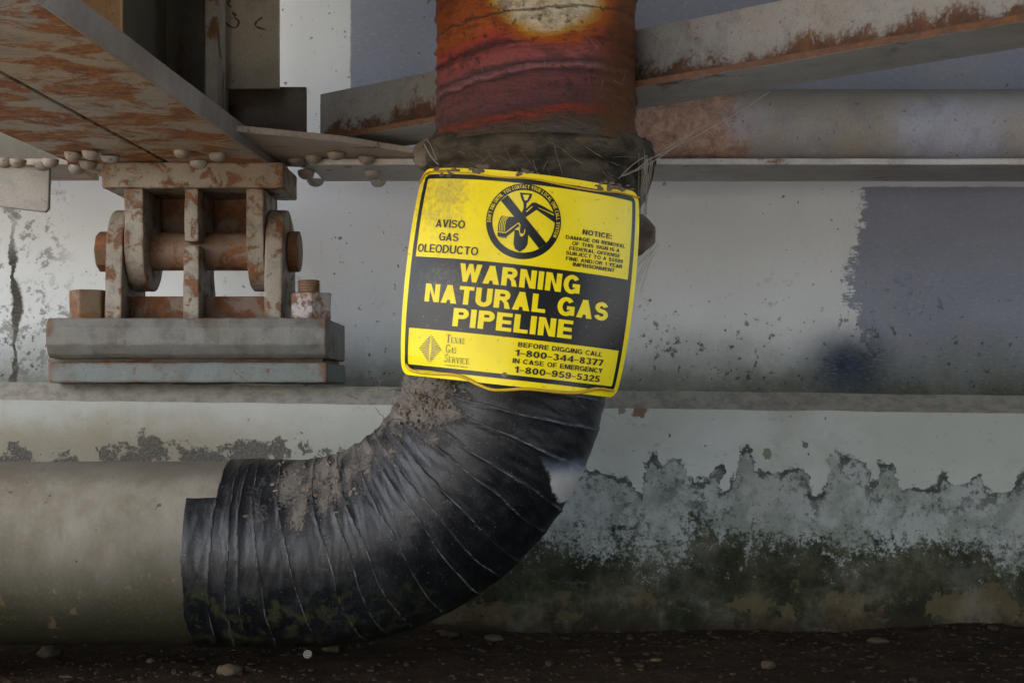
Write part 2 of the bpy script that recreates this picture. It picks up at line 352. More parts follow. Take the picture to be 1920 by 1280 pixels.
def bare_mat():
    m = Mt("dusty_painted_pipe", .7, .3)
    n = m.noise(9, 6, .65, k=(1, 1, .5)); f = m.noise(180, 4, .7)
    col = m.mix(m.step(n, .35, .65), (.20, .18, .145), (.125, .108, .075))
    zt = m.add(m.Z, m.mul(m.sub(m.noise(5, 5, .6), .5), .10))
    col = m.mix(m.sub(1, m.step(zt, H - .37, H - .15)), col, m.mix(n, (.012, .012, .004), (.032, .030, .012)))  # belly colour darkens downwards: olive algae with ground shade painted in
    col = m.mix(m.mul(m.step(m.noise(26, 7, .7, off=3), .6, .68), .5), col, (.17, .10, .06))
    col = m.mix(m.mul(m.step(m.noise(55, 3, .5, off=8), .7, .72), .8), col, (.04, .03, .02))
    col = m.mix(m.mul(m.step(m.nz, .75, .95), .7), col, (.10, .085, .065))
    col = m.mix(m.mul(m.step(m.noise(8, 8, .75, k=(1.6, 1, .5), off=13), .5, .66), .45), col, (.09, .075, .045))
    sc2 = m.step(m.noise(16, 7, .8, k=(1.2, 1, 5), off=37), .64, .68)
    col = m.mix(m.mul(sc2, .55), col, (.07, .06, .045))
    ch = m.step(m.add(m.noise(20, 8, .75, off=39), m.mul(m.sub(f, .5), .15)), .645, .66)
    col = m.mix(m.mul(ch, .6), col, m.mix(n, (.30, .28, .24), (.16, .09, .05)))
    col = m.mix(m.mul(m.step(f, .5, .75), .15), col, (.24, .21, .17))
    m.bump(m.add(m.mul(f, .4), m.add(n, m.mul(ch, -.5))), .45, .004)
    return m.fin(col)
M_bare = bare_mat()

def riser_mat():
    m = Mt("scorched_red_coating", .55, .35); D = 2.2; k = 1 / F * 2.2
    wv = m.noise(7, 5, .6, off=3); f = m.noise(190, 5, .75); fib = m.noise(18, 6, .7, k=(1, 1, 5), off=6)
    py = m.math('DIVIDE', m.sub(Z(0, D), m.Z), k)                 # photo row on the near face
    px = m.math('DIVIDE', m.sub(m.X, X(1005, D)), k)
    t = m.add(m.add(py, m.mul(px, .10)), m.mul(m.sub(wv, .5), 34))
    t = m.add(t, m.mul(m.sub(fib, .5), 22))
    tn = m.math('DIVIDE', m.add(t, 40), 320)
    def s(y): return (y + 40) / 320
    col = m.ramp(tn, [(s(-30), (.34, .08, .016)), (s(40), (.46, .11, .022)), (s(56), (.40, .065, .026)), (s(70), (.38, .055, .045)), (s(82), (.05, .014, .013)), (s(88), (.32, .065, .06)),
                      (s(112), (.28, .08, .075)), (s(124), (.055, .026, .028)), (s(134), (.27, .11, .11)), (s(140), (.05, .018, .022)), (s(150), (.15, .045, .045)),
                      (s(190), (.11, .04, .042)), (s(203), (.075, .028, .032)), (s(212), (.19, .030, .014)), (s(222), (.15, .032, .016)), (s(230), (.075, .045, .028)), (s(255), (.085, .075, .058))])
    col = m.mix(m.mul(m.step(m.noise(30, 6, .7, k=(1, 1, 2), off=9), .5, .62), .55), col, (.055, .03, .025))
    # brown side tint, with edge shade painted into it
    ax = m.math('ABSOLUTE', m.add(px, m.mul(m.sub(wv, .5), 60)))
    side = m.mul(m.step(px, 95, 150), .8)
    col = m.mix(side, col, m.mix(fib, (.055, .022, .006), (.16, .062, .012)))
    # bright orange lick at the left
    dx = m.math('DIVIDE', m.add(px, 145), 42); dy = m.math('DIVIDE', m.sub(py, 62), 26)
    q = m.add(m.math('SQRT', m.add(m.mul(dx, dx), m.mul(dy, dy))), m.mul(m.sub(wv, .5), 1.0))
    col = m.mix(m.mul(m.sub(1, m.step(q, .3, 1.1)), .7), col, (.34, .085, .012))
    # cream scorch with orange then yellow rim
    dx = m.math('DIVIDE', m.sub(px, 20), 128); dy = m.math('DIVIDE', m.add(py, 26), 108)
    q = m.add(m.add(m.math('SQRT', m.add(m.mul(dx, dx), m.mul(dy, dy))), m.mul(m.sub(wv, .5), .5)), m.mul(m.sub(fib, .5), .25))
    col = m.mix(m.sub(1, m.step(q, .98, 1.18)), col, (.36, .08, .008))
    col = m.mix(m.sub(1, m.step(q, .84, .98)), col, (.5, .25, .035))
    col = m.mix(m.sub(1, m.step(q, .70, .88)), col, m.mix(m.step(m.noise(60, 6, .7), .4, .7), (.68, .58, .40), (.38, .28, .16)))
    sm = m.math('ABSOLUTE', m.sub(t, 22)); col = m.mix(m.mul(m.sub(1, m.step(sm, 1.0, 3.5)), .7), col, (.03, .022, .015))
    # dust and grime
    col = m.mix(m.mul(m.step(m.add(fib, m.mul(m.sub(f, .5), .5)), .60, .8), .35), col, (.24, .17, .14))
    col = m.mix(m.mul(m.step(m.noise(75, 4, .6, off=5), .60, .66), .7), col, (.03, .015, .012))
    col = m.mix(m.mul(m.step(m.noise(24, 8, .8, k=(1, 1, 1.8), off=25), .54, .60), .5), col, (.06, .022, .016))
    m.bump(m.add(m.mul(f, .45), m.add(fib, m.mul(m.math('ABSOLUTE', m.sub(m.noise(26, 6, .7, k=(1, 1, 2.2), off=29), .5)), -2.5))), .75, .008)
    return m.fin(col)
M_riser = riser_mat()

def web_mat(name, a, b, c):
    m = Mt(name, .95, .1)
    n = m.noise(14, 7, .7, k=(1, 1, 2.5)); f = m.noise(170, 5, .8, k=(1, 1, .35)); g = m.noise(230, 4, .8, k=(.3, 1, 1), off=5)
    col = m.mix(m.step(n, .35, .65), a, b)
    col = m.mix(m.mul(m.step(m.mx(f, g), .60, .72), .55), col, c)
    m.bump(m.add(n, m.mul(m.mx(f, g), .6)), .8, .006)
    return m.fin(col)
M_collar = web_mat("cobwebbed_collar", (.028, .026, .02), (.095, .078, .058), (.20, .18, .155))
M_dirt = web_mat("caked_brown_dirt", (.12, .095, .07), (.19, .155, .125), (.24, .21, .18))
M_silk = Mt("cobweb_silk", .9, .1).fin((.26, .235, .20))

def yellow_mat(name, dirt=1.0):
    m = Mt(name, .28, .3)
    n = m.noise(11, 7, .7); f = m.noise(150, 5, .7)
    col = m.mix(m.step(n, .3, .7), (.90, .74, .003), (.84, .67, .004))
    # grime worn in at the upper left corner and along the top
    dx = m.sub(m.X, X(825, 2.15)); dz = m.sub(m.Z, Z(375, 2.15))
    d = m.math('SQRT', m.add(m.mul(dx, dx), m.mul(m.mul(dz, dz), 1.2)))
    dm = m.add(m.mul(m.sub(1, m.step(d, .015, .125)), .40), m.add(m.mul(n, .6), m.mul(m.sub(f, .5), .6)))
    dm = m.add(dm, m.mul(m.step(m.sub(m.add(m.Z, m.mul(m.X, .11)), m.mul(n, .02)), Z(352, 2.15), Z(325, 2.15)), .22))
    col = m.mix(m.mul(m.step(dm, .50, .80), .68 * dirt), col, (.34, .25, .11))
    col = m.mix(m.mul(m.step(m.noise(120, 4, .65, off=3), .64, .69), .55 * dirt), col, (.30, .17, .05))
    col = m.mix(m.mul(m.step(m.noise(22, 8, .85, dist=1.5, k=(1, 1, 3), off=41), .66, .69), .5), col, (.36, .25, .08))
    col = m.mix(m.mul(m.step(m.noise(4, 4, .6, off=45), .45, .7), .25), col, (.62, .52, .06))
    m.bump(m.mul(f, .4), .1, .001)
    return m.fin(col, m.add(.24, m.mul(n, .16)))
M_yel = yellow_mat("sign_yellow"); M_yel2 = yellow_mat("sign_yellow_lettering", .55)
def black_mat():
    m = Mt("sign_black", .22, .38)
    n = m.noise(12, 6, .7); f = m.noise(190, 5, .7)
    col = m.mix(n, (.006, .007, .009), (.014, .015, .019))
    dx = m.sub(m.X, X(850, 2.15)); dz = m.sub(m.Z, Z(530, 2.15))
    d = m.math('SQRT', m.add(m.mul(dx, dx), m.mul(m.mul(dz, dz), 2.2)))
    dm = m.add(m.mul(m.sub(1, m.step(d, .02, .10)), .34), m.add(m.mul(n, .5), m.mul(m.sub(f, .5), .5)))
    col = m.mix(m.mul(m.step(dm, .48, .72), .6), col, (.15, .13, .11))
    col = m.mix(m.mul(m.step(m.noise(300, 2, .5), .7, .74), .5), col, (.25, .25, .25))
    return m.fin(col, m.add(.2, m.mul(n, .25)))
M_blk = black_mat()
M_ink = Mt("sign_green_ink", .4).fin((.055, .075, .05))
M_wire = steel("yellow_coated_wire", (.62, .40, .02), .25, rs=40, tint=(.42, .20, .02), fleck=.6, grime=.3)
def simple(name, col, rough=.8):
    m = Mt(name, rough, .3); n = m.noise(30, 5, .65)
    m.bump(n, .5, .004)
    return m.fin(m.mix(n, tuple(c * .7 for c in col), tuple(c * 1.3 for c in col)))
M_peb = simple("pebble_stone", (.05, .036, .018)); M_cap = simple("cap_metal", (.10, .085, .06), .5)
M_slab = simple("deck_concrete", (.08, .075, .07)); M_mark = simple("brown_crayon_mark", (.07, .042, .025))
M_leaf = simple("dry_leaf", (.10, .07, .03))

# ------------------------------------------------------------------ ground and abutment
def ground():
    bm = bmesh.new()
    xs = [-400, -120, -40, -14, -6, -3] + [-2 + .025 * i for i in range(161)] + [3, 6, 14, 40, 120, 400]
    ys = [-400, -120, -40, -12, -5, -2, -1, 0, .8, 1.3, 1.7] + [1.9 + .02 * i for i in range(60)] + [3.3, 8, 40, 400]
    g = []
    for y in ys:
        row = []
        for x in xs:
            z = 0.0
            if abs(x) < 2.2 and 1.6 < y < 3.2:
                z = .020 * (mn.noise(Vector((x * 2.2, y * 3, 0))) + .5 * mn.noise(Vector((x * 7, y * 9, 3)))) + .008 * mn.noise(Vector((x * 28, y * 34, 1))) + .02
            row.append(bm.verts.new((x, y, z)))
        g.append(row)
    for a, b in zip(g, g[1:]):
        for i in range(len(xs) - 1): bm.faces.new((a[i], a[i + 1], b[i + 1], b[i]))
    o = from_bm("ground", bm, None, M_soil, True); tag(o, kind='structure')
ground()

ab = thing("bridge_abutment", (0, 2.75, 0), "painted grey concrete abutment wall with stained ledge behind the pipe", "wall")
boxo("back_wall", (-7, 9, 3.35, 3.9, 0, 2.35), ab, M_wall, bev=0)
def seat(bm):
    def zt(x): return H + .012 - .0136 * x
    xs = [-7 + .02 * i for i in range(701)]
    rows = []
    for x in xs:
        n = mn.noise(Vector((x * 6, 0, 0))) * .002 + mn.noise(Vector((x * 40, 0, 5))) * .0012
        n2 = mn.noise(Vector((x * 9, 4, 0))) * .0025 + mn.noise(Vector((x * 50, 0, 9))) * .0015
        rows.append([bm.verts.new(p) for p in ((x, 2.75, -.1), (x, 2.75, zt(x) - .035 + n2), (x, 2.795, zt(x) + n), (x, 3.36, zt(x) - .004), (x, 3.36, -.1))])
    for a, b in zip(rows, rows[1:]):
        for i in range(5): bm.faces.new((a[i], b[i], b[(i + 1) % 5], a[(i + 1) % 5]))
    bm.faces.new(rows[0]); bm.faces.new(rows[-1][::-1])
bm = bmesh.new(); seat(bm); from_bm("bridge_seat", bm, ab, M_seat)
# deck overhead and an unseen block added behind the camera: they shape the light
dk = boxo("bridge_deck", (-3.0, 5.5, -1.5, 3.9, 2.36, 2.66), None, M_slab, bev=.01); tag(dk, kind='structure')
lblk = boxo("light_blocker", (-.2, 3.4, -2.4, -1.7, 0, 2.35), None, M_slab, bev=.01); tag(lblk, kind='structure')

# ------------------------------------------------------------------ main girder, runs towards the viewer
FZ = H + .459                                   # underside of the bottom flange
SK = math.tan(R_(3.4))
def gx(x, y): return x + (y - 2.93) * SK        # skewed girder axis
gir = thing("bridge_girder", (gx(-.68, 1.6), 1.6, FZ), "rust-streaked steel girder running overhead at the upper left", "girder")
def slab_skew(x0, x1, y0, y1, z0, z1):
    def f(bm):
        prism(bm, [(gx(x0, y0), y0, z0), (gx(x1, y0), y0, z0), (gx(x1, y1), y1, z0), (gx(x0, y1), y1, z0)], (0, 0, z1 - z0))
    return f
solid("bottom_flange", slab_skew(-.672, -.481, -1.5, 3.02, FZ, FZ + .022), gir, M_flange, bev=.003, cell=.05)
solid("bottom_flange", slab_skew(-.872, -.681, -1.5, 3.02, FZ + .001, FZ + .022), gir, M_flange, bev=.003, cell=.05)
solid("flange_lip", slab_skew(-.4795, -.473, -1.5, 2.93, FZ - .002, FZ + .036), gir, M_edge, bev=.001, cell=.05)
solid("web", slab_skew(-.684, -.669, -1.5, 3.06, FZ + .0225, FZ + 1.25), gir, M_web, bev=0)
def stiff(x1, y, mat, th=.012, z1=1.2, x0=-.668):
    solid("stiffener", lambda bm: prism(bm, [(gx(x0, y), y, FZ + .0225), (gx(x1, y), y, FZ + .0225), (gx(x1, y), y, FZ + z1), (gx(x0, y), y, FZ + z1)], (0, th, 0)), gir, mat, bev=.0015)
stiff(-.535, 2.12, M_stiff); stiff(-.535, 1.1, M_stiff); stiff(-.535, 0.1, M_stiff)
stiff(-.553, 2.78, M_web, .014)
solid("stiffener_angle", lambda bm: box(bm, gx(-.5525, 2.78) - .022, gx(-.5525, 2.78) + .002, 2.70, 2.7795, FZ + .0225, FZ + 1.2), gir, M_flak, bev=.003, cell=.03, amp=.0015)
solid("backing_plate", lambda bm: box(bm, -.66, X(519, 3.0), 3.0, 3.015, FZ + .024, FZ + 1.2), gir, M_dplate, bev=0)

def rivet_mesh(r):
    bm = bmesh.new(); N = 18; rings = []
    prof = [(1.0, 0), (1.0, -.12), (.95, -.38), (.8, -.6), (.55, -.76), (.28, -.83)]
    for a, b in prof: rings.append([bm.verts.new((a * r * math.cos(q), a * r * math.sin(q), b * r)) for q in [2 * math.pi * j / N for j in range(N)]])
    for r0, r1 in zip(rings, rings[1:]):
        for j in range(N): bm.faces.new((r0[j], r1[j], r1[(j + 1) % N], r0[(j + 1) % N]))
    bm.faces.new(rings[-1][::-1]); bm.faces.new(rings[0])
    for v in bm.verts: v.co += mn.noise_vector(v.co * 90) * .0007
    bmesh.ops.recalc_face_normals(bm, faces=bm.faces)
    me = bpy.data.meshes.new("rivet"); bm.to_mesh(me); bm.free(); me.materials.append(M_rivet); me.shade_smooth(); return me
RV = rivet_mesh(.0175)
def rivet(px, py, zu, parent):
    D = (zu - H) * F / (740 - py); p = Vector((X(px, D), D, zu))
    o = bpy.data.objects.new("rivet", RV); COL.objects.link(o); o.parent = parent; o.location = p - parent.location
    o.rotation_euler = (random.uniform(-.1, .1), random.uniform(-.1, .1), random.uniform(0, 6)); s_ = random.uniform(.92, 1.06); o.scale = (s_, s_, random.uniform(.95, 1.2))
for px, py in ((137, 287), (170, 284), (207, 292), (166, 304), (236, 314), (204, 323), (342, 283), (408, 288), (373, 303), (396, 312), (466, 323), (145, 312)):
    rivet(px, py, FZ, gir)

# end plates of the cross frame, behind the bearing stiffener
ep = thing("end_plate", (-.5, 2.84, FZ + .15), "tall grey-tan steel plate with brown scribbles left of the light wall", "steel plate")
D = 2.84
boxo("plate", (X(418, D), X(523, D), D, D + .012, Z(167, D), FZ + 1.2), ep, M_plate, bev=.0015)
def smooth_line(q, k=6):
    sm = []
    for i in range(len(q) - 1):
        p0, p1, p2, p3 = q[max(i - 1, 0)], q[i], q[i + 1], q[min(i + 2, len(q) - 1)]
        for j in range(k):
            t = j / k; sm.append(.5 * ((2 * p1) + (p2 - p0) * t + (2 * p0 - 5 * p1 + 4 * p2 - p3) * t * t + (3 * p1 - p0 - 3 * p2 + p3) * t ** 3))
    return sm + [q[-1]]
def scribble(pts, D, name, parent, w=.0016):
    bm = bmesh.new(); q = smooth_line([P(a, b, D) for a, b in pts])
    tube(bm, q, lambda t: w * (.6 + .7 * abs(math.sin(t * 9 + 1))), 5)
    for v in bm.verts: v.co.y = D + (v.co.y - D) * .15
    from_bm(name, bm, parent, M_mark)
def arc(cx, cy, r, a0, a1, n=12, e=1): return [(cx + r * math.cos(R_(a0 + (a1 - a0) * i / n)), cy + e * r * math.sin(R_(a0 + (a1 - a0) * i / n))) for i in range(n + 1)]
scribble([(444, 30), (436, 24), (441, 34), (448, 42), (442, 52), (432, 50), (423, 43), (415, 37)], D - .0006, "scribble_mark", ep)
scribble([(492, 33), (482, 40), (479, 48), (486, 53), (498, 56)], D - .0006, "scribble_mark", ep)
scribble([(432, 1), (428, 8), (434, 14)], D - .0006, "scribble_mark", ep)
dp = thing("end_plate", (-.5, 2.93, FZ + .1), "dark rust-blotched plate low beside the end of the diagonal brace", "steel plate")
D = 2.93
boxo("plate", (X(430, D), X(574, D), D, D + .012, FZ + .012, Z(163, D)), dp, M_dplate, bev=.0015)
boxo("connection_angle", (X(415, D), X(428, D), 2.86, D + .012, FZ + .024, Z(163, D)), dp, M_web, bev=.0015)

# ------------------------------------------------------------------ cross beam along the wall
cb = thing("cross_beam", (0, 3.0, FZ), "long horizontal grey angle beam carrying the round painted conduit", "beam")
solid("vertical_leg", lambda bm: prism(bm, [(.10, 3.049, FZ + .0135), (7, 3.049, FZ + .0135), (7, 3.049, FZ + .12), (.10, 3.049, FZ + .12)], (0, .013, 0)), cb, M_beam, bev=.0015)
solid("bottom_leg", lambda bm: box(bm, -.405, 7, 2.84, 3.062, FZ, FZ + .0125), cb, M_flangepale, bev=.002, cell=.08)
solid("bottom_leg", lambda bm: box(bm, -7, gx(-.885, 2.9), 2.84, 3.053, FZ + .0, FZ + .0125), cb, M_gus, bev=.002, cell=.08)
solid("vertical_leg", lambda bm: box(bm, -7, gx(-.885, 3.04), 3.04, 3.053, FZ + .0135, FZ + .19), cb, M_web, bev=.0015)
for px, py in ((8, 299), (33, 299), (80, 304), (95, 299)):
    rivet(px, py, FZ, cb)

cd_ = thing("painted_conduit", (1.0, 2.965, FZ + .013), "round blue-grey painted conduit, mottled rusty near the riser, lying along the beam", "pipe")
def conduit(bm):
    n, x = 48, .06; rings = []
    while x < 7.0:
        rings.append([bm.verts.new((x, 2.965 - math.sin(q) * r, FZ + .0945 + math.cos(q) * r)) for q, r in [(2 * math.pi * j / n, .0812 + .0006 * mn.noise(Vector((x * 8, j * .4, 0)))) for j in range(n)]]); x += .05
    for a, b in zip(rings, rings[1:]):
        for j in range(n): bm.faces.new((a[j], a[(j + 1) % n], b[(j + 1) % n], b[j]))
    bm.faces.new(rings[0]); bm.faces.new(rings[-1][::-1])
bm = bmesh.new(); conduit(bm); from_bm("pipe_shell", bm, cd_, M_beam, True)

# horizontal gusset plate with its rivets
GZ = FZ + .014
gp = thing("gusset_plate", (-.33, 2.8, GZ), "flat riveted gusset plate tying beam and diagonal brace beside the rocker bearing", "steel plate")
def gus(bm):
    pts = [P(400, 238, 2.47), P(445, 247, 2.53), P(640, 262, 2.66), P(790, 290, 2.86)]
    o = [Vector((p.x, (GZ - H) * F / (740 - py), GZ)) for p, py in ((P(400, 238, 2.5), 238), (P(445, 247, 2.5), 247), (P(640, 266, 2.5), 266), (P(790, 292, 2.5), 292))]
    for v, px in zip(o, (400, 445, 640, 800)): v.x = X(px, v.y)
    o += [Vector((.12, 2.9, GZ)), Vector((.12, 3.035, GZ)), Vector((-.42, 3.035, GZ)), Vector((gx(-.472, 2.8), 2.83, GZ))]
    prism(bm, o, (0, 0, .012))
solid("plate", gus, gp, M_gus, bev=.0015)
for px, py in ((556, 299), (588, 293), (630, 286), (617, 306), (652, 300), (688, 294)):
    rivet(px, py, GZ, gp)
for px, py in ((574, 321), (591, 335), (699, 322), (709, 338)):
    rivet(px, py, FZ, gp)

# ------------------------------------------------------------------ diagonal brace (L angle)
br = thing("diagonal_brace", (.2, 2.3, H + .5), "long rust-speckled angle brace rising diagonally to the right behind the red pipe", "brace")
BZ = H + .5
A = Vector((X(640, 2.79) - .02, 2.79, BZ)); B = Vector((X(1920, 1.905), 1.905, BZ)); dr = (B - A).normalized(); pr = Vector((-dr.y, dr.x, 0))
if pr.y < 0: pr = -pr
A0 = A - dr * .05; B0 = B + dr * 1.6
solid("horizontal_leg", lambda bm: prism(bm, [A0, B0, B0 + pr * .145, A0 + pr * .145 + dr * .0], (0, 0, .011)), br, M_brace, bev=.0015, cell=.06, amp=.001)
solid("vertical_leg", lambda bm: prism(bm, [A0 + pr * .133 - dr * .13 + Vector((0, 0, .0115)), B0 + pr * .133 + Vector((0, 0, .0115)), B0 + pr * .133 + Vector((0, 0, .135)), A0 + pr * .133 - dr * .13 + Vector((0, 0, .135))], pr * .0115), br, M_brace, bev=.0015, cell=.06, amp=.001)

# small plate hanging at the far left
hp = thing("hanging_plate", (-.98, 2.86, Z(400, 2.86)), "small grey plate hanging below the beam at the left edge", "steel plate")
D = 2.86
solid("plate", lambda bm: prism(bm, [P(-60, 300, D), P(93, 306, D), P(91, 392, D), P(84, 398, D), P(-60, 380, D)], (0, .014, 0)), hp, M_hang, bev=.003)

# ------------------------------------------------------------------ rocker bearing
rb = thing("rocker_bearing", (-.66, 2.85, H + .03), "rusty steel rocker bearing with thick pin, lugs and nuts on the ledge", "bridge bearing")
boxo("top_plate", (X(190, 2.80), X(531, 2.80), 2.80, 2.985, H + .407, FZ - .001), rb, M_cast, bev=.005, cell=.03, amp=.0015)
PC = (2.885, H + .290)                    # pin centre (y, z)
def lug(name, x0, x1, up, mat, r=.085, hw=None):
    pts = []
    n = 18
    if up:      # hangs from the top plate, round bottom
        zt = H + .4065; pts = [(PC[0] - .084, zt), ]
        for i in range(n + 1):
            a = math.pi + math.pi * i / n; pts.append((PC[0] + r * math.cos(a), PC[1] + r * math.sin(a) * .95))
        pts.append((PC[0] + .084, zt))
    else:       # stands on the base plate, round top
        zb = H + .147; pts = [(PC[0] + .095, zb)]
        for i in range(n + 1):
            a = math.pi * i / n; pts.append((PC[0] + r * math.cos(a), PC[1] + r * math.sin(a) * .98))
        pts.append((PC[0] - .095, zb))
    solid(name, lambda bm: prism(bm, [(x0, y, z) for y, z in pts], (x1 - x0, 0, 0)), rb, mat, bev=.004, cell=.02, amp=.0012)
lug("upper_lug", X(232, 2.8), X(268, 2.8), True, M_cast)
lug("upper_lug", X(461, 2.8), X(494, 2.8), True, M_cast)
lug("lower_lug", X(198, 2.8), X(230, 2.8), False, M_cast)
lug("lower_lug", X(496, 2.8), X(529, 2.8), False, M_cast)
# middle rib above and below the pin, meeting at a weld line
xm0, xm1 = X(345, 2.8), X(371, 2.8)
solid("upper_rib", lambda bm: prism(bm, [(xm0, 2.802, H + .4065), (xm0, 2.804, PC[1] + .012), (xm0, 2.90, PC[1] + .012), (xm0, 2.968, H + .36), (xm0, 2.968, H + .4065)], (xm1 - xm0, 0, 0)), rb, M_cast, bev=.003, cell=.02, amp=.0012)
solid("lower_rib", lambda bm: prism(bm, [(xm0 - .002, 2.797, H + .147), (xm0 - .002, 2.803, PC[1] + .004), (xm0 - .002, 2.93, PC[1] + .004), (xm0 - .002, 2.985, H + .147)], (xm1 - xm0 + .004, 0, 0)), rb, M_cast, bev=.003, cell=.02, amp=.0012)
boxo("upper_cross_web", (X(262, 2.8), X(462, 2.8), 2.955, 2.968, H + .335, H + .4065), rb, M_castrust, bev=.002)
boxo("lower_cross_web", (X(228, 2.8), X(497, 2.8), 2.86, 2.90, H + .147, H + .198), rb, M_castrust, bev=.003)
solid("pin", lambda bm: cyl(bm, (X(236, 2.86), PC[0], PC[1]), (X(500, 2.86), PC[0], PC[1]), .0385, 48), rb, M_pin, bev=.001, smooth=False)
def pinend(name, xa, xb, seg):
    solid(name, lambda bm: cyl(bm, (xa, PC[0], PC[1]), (xb, PC[0], PC[1]), .0415, seg), rb, M_nutrust, bev=.004)
pinend("pin_head", X(174, 2.84), X(198, 2.8), 8); pinend("pin_nut", X(529.5, 2.8), X(562, 2.88), 24)
def basep(bm):
    x0, x1 = X(88, 2.72), X(612, 2.72)
    prism(bm, [(x0, 2.72, H + .147), (x0, 2.712, H + .128), (x0, 2.712, H + .096), (x0, 2.722, H + .078), (x0, 2.735, H + .070), (x0, 3.02, H + .070), (x0, 3.02, H + .147)], (x1 - x0, 0, 0))
solid("base_plate", basep, rb, M_base, bev=.004, cell=.03, amp=.0015)
solid("masonry_plate", lambda bm: box(bm, X(88, 2.74), X(612, 2.74), 2.745, 3.05, H + .0235, H + .063), rb, M_masonry, bev=.005, cell=.03, amp=.0015)
solid("shim", lambda bm: box(bm, X(95, 2.78), X(606, 2.78), 2.765, 3.04, H + .0632, H + .0698), rb, M_dplate, bev=.0)
def nut(px0, px1, py0, py1, D, mat, rot, name="nut"):
    cx = X((px0 + px1) / 2, D); r = (px1 - px0) / 2 / F * D / math.cos(R_(rot % 60 if rot % 60 < 30 else 60 - rot % 60)) ; zb = H + .147; zt = Z(py0, D)
    def f(bm):
        vs = [(cx + r * math.cos(R_(rot + 60 * i)), D + r + r * math.sin(R_(rot + 60 * i)), zb) for i in range(6)]
        prism(bm, vs, (0, 0, zt - zb))
    return solid(name, f, rb, mat, bev=.004, cell=.015, amp=.001), cx, D + r, zt
nut(120, 197, 542, 592, 2.78, M_nutrust, 14)
wn, cx, cy, zt = nut(537, 617, 547, 600, 2.78, M_nutpaint, 40)
def stud(bm):
    cyl(bm, (cx - .004, cy, zt), (cx - .004, cy, zt + .026), .0205, 24)
    for i in range(5): cyl(bm, (cx - .004, cy, zt + .002 + i * .005), (cx - .004, cy, zt + .0045 + i * .005), .023, 24, .0208)
solid("threaded_stud", stud, wn, M_pin, bev=0)

# ------------------------------------------------------------------ the pipe
K = 2.34 / F
def pw(px, py): return Vector(((px - 960) * K, 2.34, H + (740 - py) * K))
CX, CY, RR = 575, 655, 380          # bend centre and radius, photo px in the pipe plane
PHI_END = 6.5
ARC = R_(90 - PHI_END) * RR
def path(u):
    """u in px along the centreline, 0 where the bend starts; returns (point, tangent) in photo axes, y down"""
    if u < 0: return Vector((CX + u, CY + RR)), Vector((1, 0))
    if u < ARC:
        a = math.pi / 2 - u / RR
        return Vector((CX + RR * math.cos(a), CY + RR * math.sin(a))), Vector((math.sin(a), -math.cos(a)))
    a = R_(PHI_END); t = Vector((math.sin(a), -math.cos(a)))
    return Vector((CX + RR * math.cos(a), CY + RR * math.sin(a))) + t * (u - ARC), t
pipe = thing("gas_pipe", pw(575, 1235), "large gas pipe, bare at left, black-taped elbow and scorched red riser", "pipe")
def sweep(name, u0, u1, du, nth, radf, mat, attrs=None, smooth=True):
    us = [u0 + (u1 - u0) * i / int((u1 - u0) / du) for i in range(int((u1 - u0) / du) + 1)]
    verts, faces, at = [], [], {a: [] for a in (attrs or {})}
    for u in us:
        c, t = path(u); n = Vector((t.y, -t.x))            # towards the inside of the bend (photo axes: left/up)
        for j in range(nth):
            th = 2 * math.pi * j / nth                     # 0 = inside of bend, 90 = towards the viewer
            r = radf(u, th) / K
            q = c + n * (r * math.cos(th)); p = pw(q.x, q.y); p.y -= r * K * math.sin(th)
            verts.append(p)
            for a, fn in (attrs or {}).items(): at[a].append(fn(u, th, p))
    for i in range(len(us) - 1):
        for j in range(nth):
            k2 = (j + 1) % nth
            faces.append((i * nth + j, i * nth + k2, (i + 1) * nth + k2, (i + 1) * nth + j))
    me = bpy.data.meshes.new(name); me.from_pydata([tuple(v) for v in verts], [], faces)
    for a, vals in at.items():
        la = me.attributes.new(a, 'FLOAT', 'POINT'); la.data.foreach_set("value", vals)
    bm = bmesh.new(); bm.from_mesh(me); bmesh.ops.recalc_face_normals(bm, faces=bm.faces); bm.to_mesh(me); bm.free()
    return link(name, me, pipe, mat, smooth)
sweep("bare_pipe", -4500, -90, 30, 96, lambda u, th: .1490 + .0006 * mn.noise(Vector((u * .01, th * 2, 0))), M_bare)

def ph(phi): return (90 - phi) * math.pi / 180 * RR
# tape overlaps: (u at the inside, u at the outside)
RID = [(-142, -150), (-115, -118), (-100, -92), (-83, -40), (-45, 30), (ph(84), ph(77.5)), (ph(77), ph(73.5)), (ph(72.5), ph(68.5)), (ph(62.5), ph(61.5)), (ph(54.5), ph(54)),
       (ph(49), ph(49.5)), (ph(42), ph(45)), (ph(34), ph(37)), (ph(28), ph(31.5)), (ph(22), ph(22.8)), (ph(19), ph(15)), (ph(9), ph(10)), (ARC + 60, ARC + 66), (ARC + 130, ARC + 120), (ARC + 220, ARC + 220)]
def ridge_at(u, th):
    s_ = (1 - math.cos(th)) / 2; best = 1e9; prev = -400; nxt = 1e4
    wob = 5 * mn.noise(Vector((u * .012, th * 1.6, 7)))
    for i, (a, b) in enumerate(RID):
        c = a + (b - a) * s_ + wob + 3.5 * mn.noise(Vector((i * 3.1, th * 2.4, 2)))
        if c <= u: prev = max(prev, c)
        else: nxt = min(nxt, c)
    return u - prev, nxt - u, prev
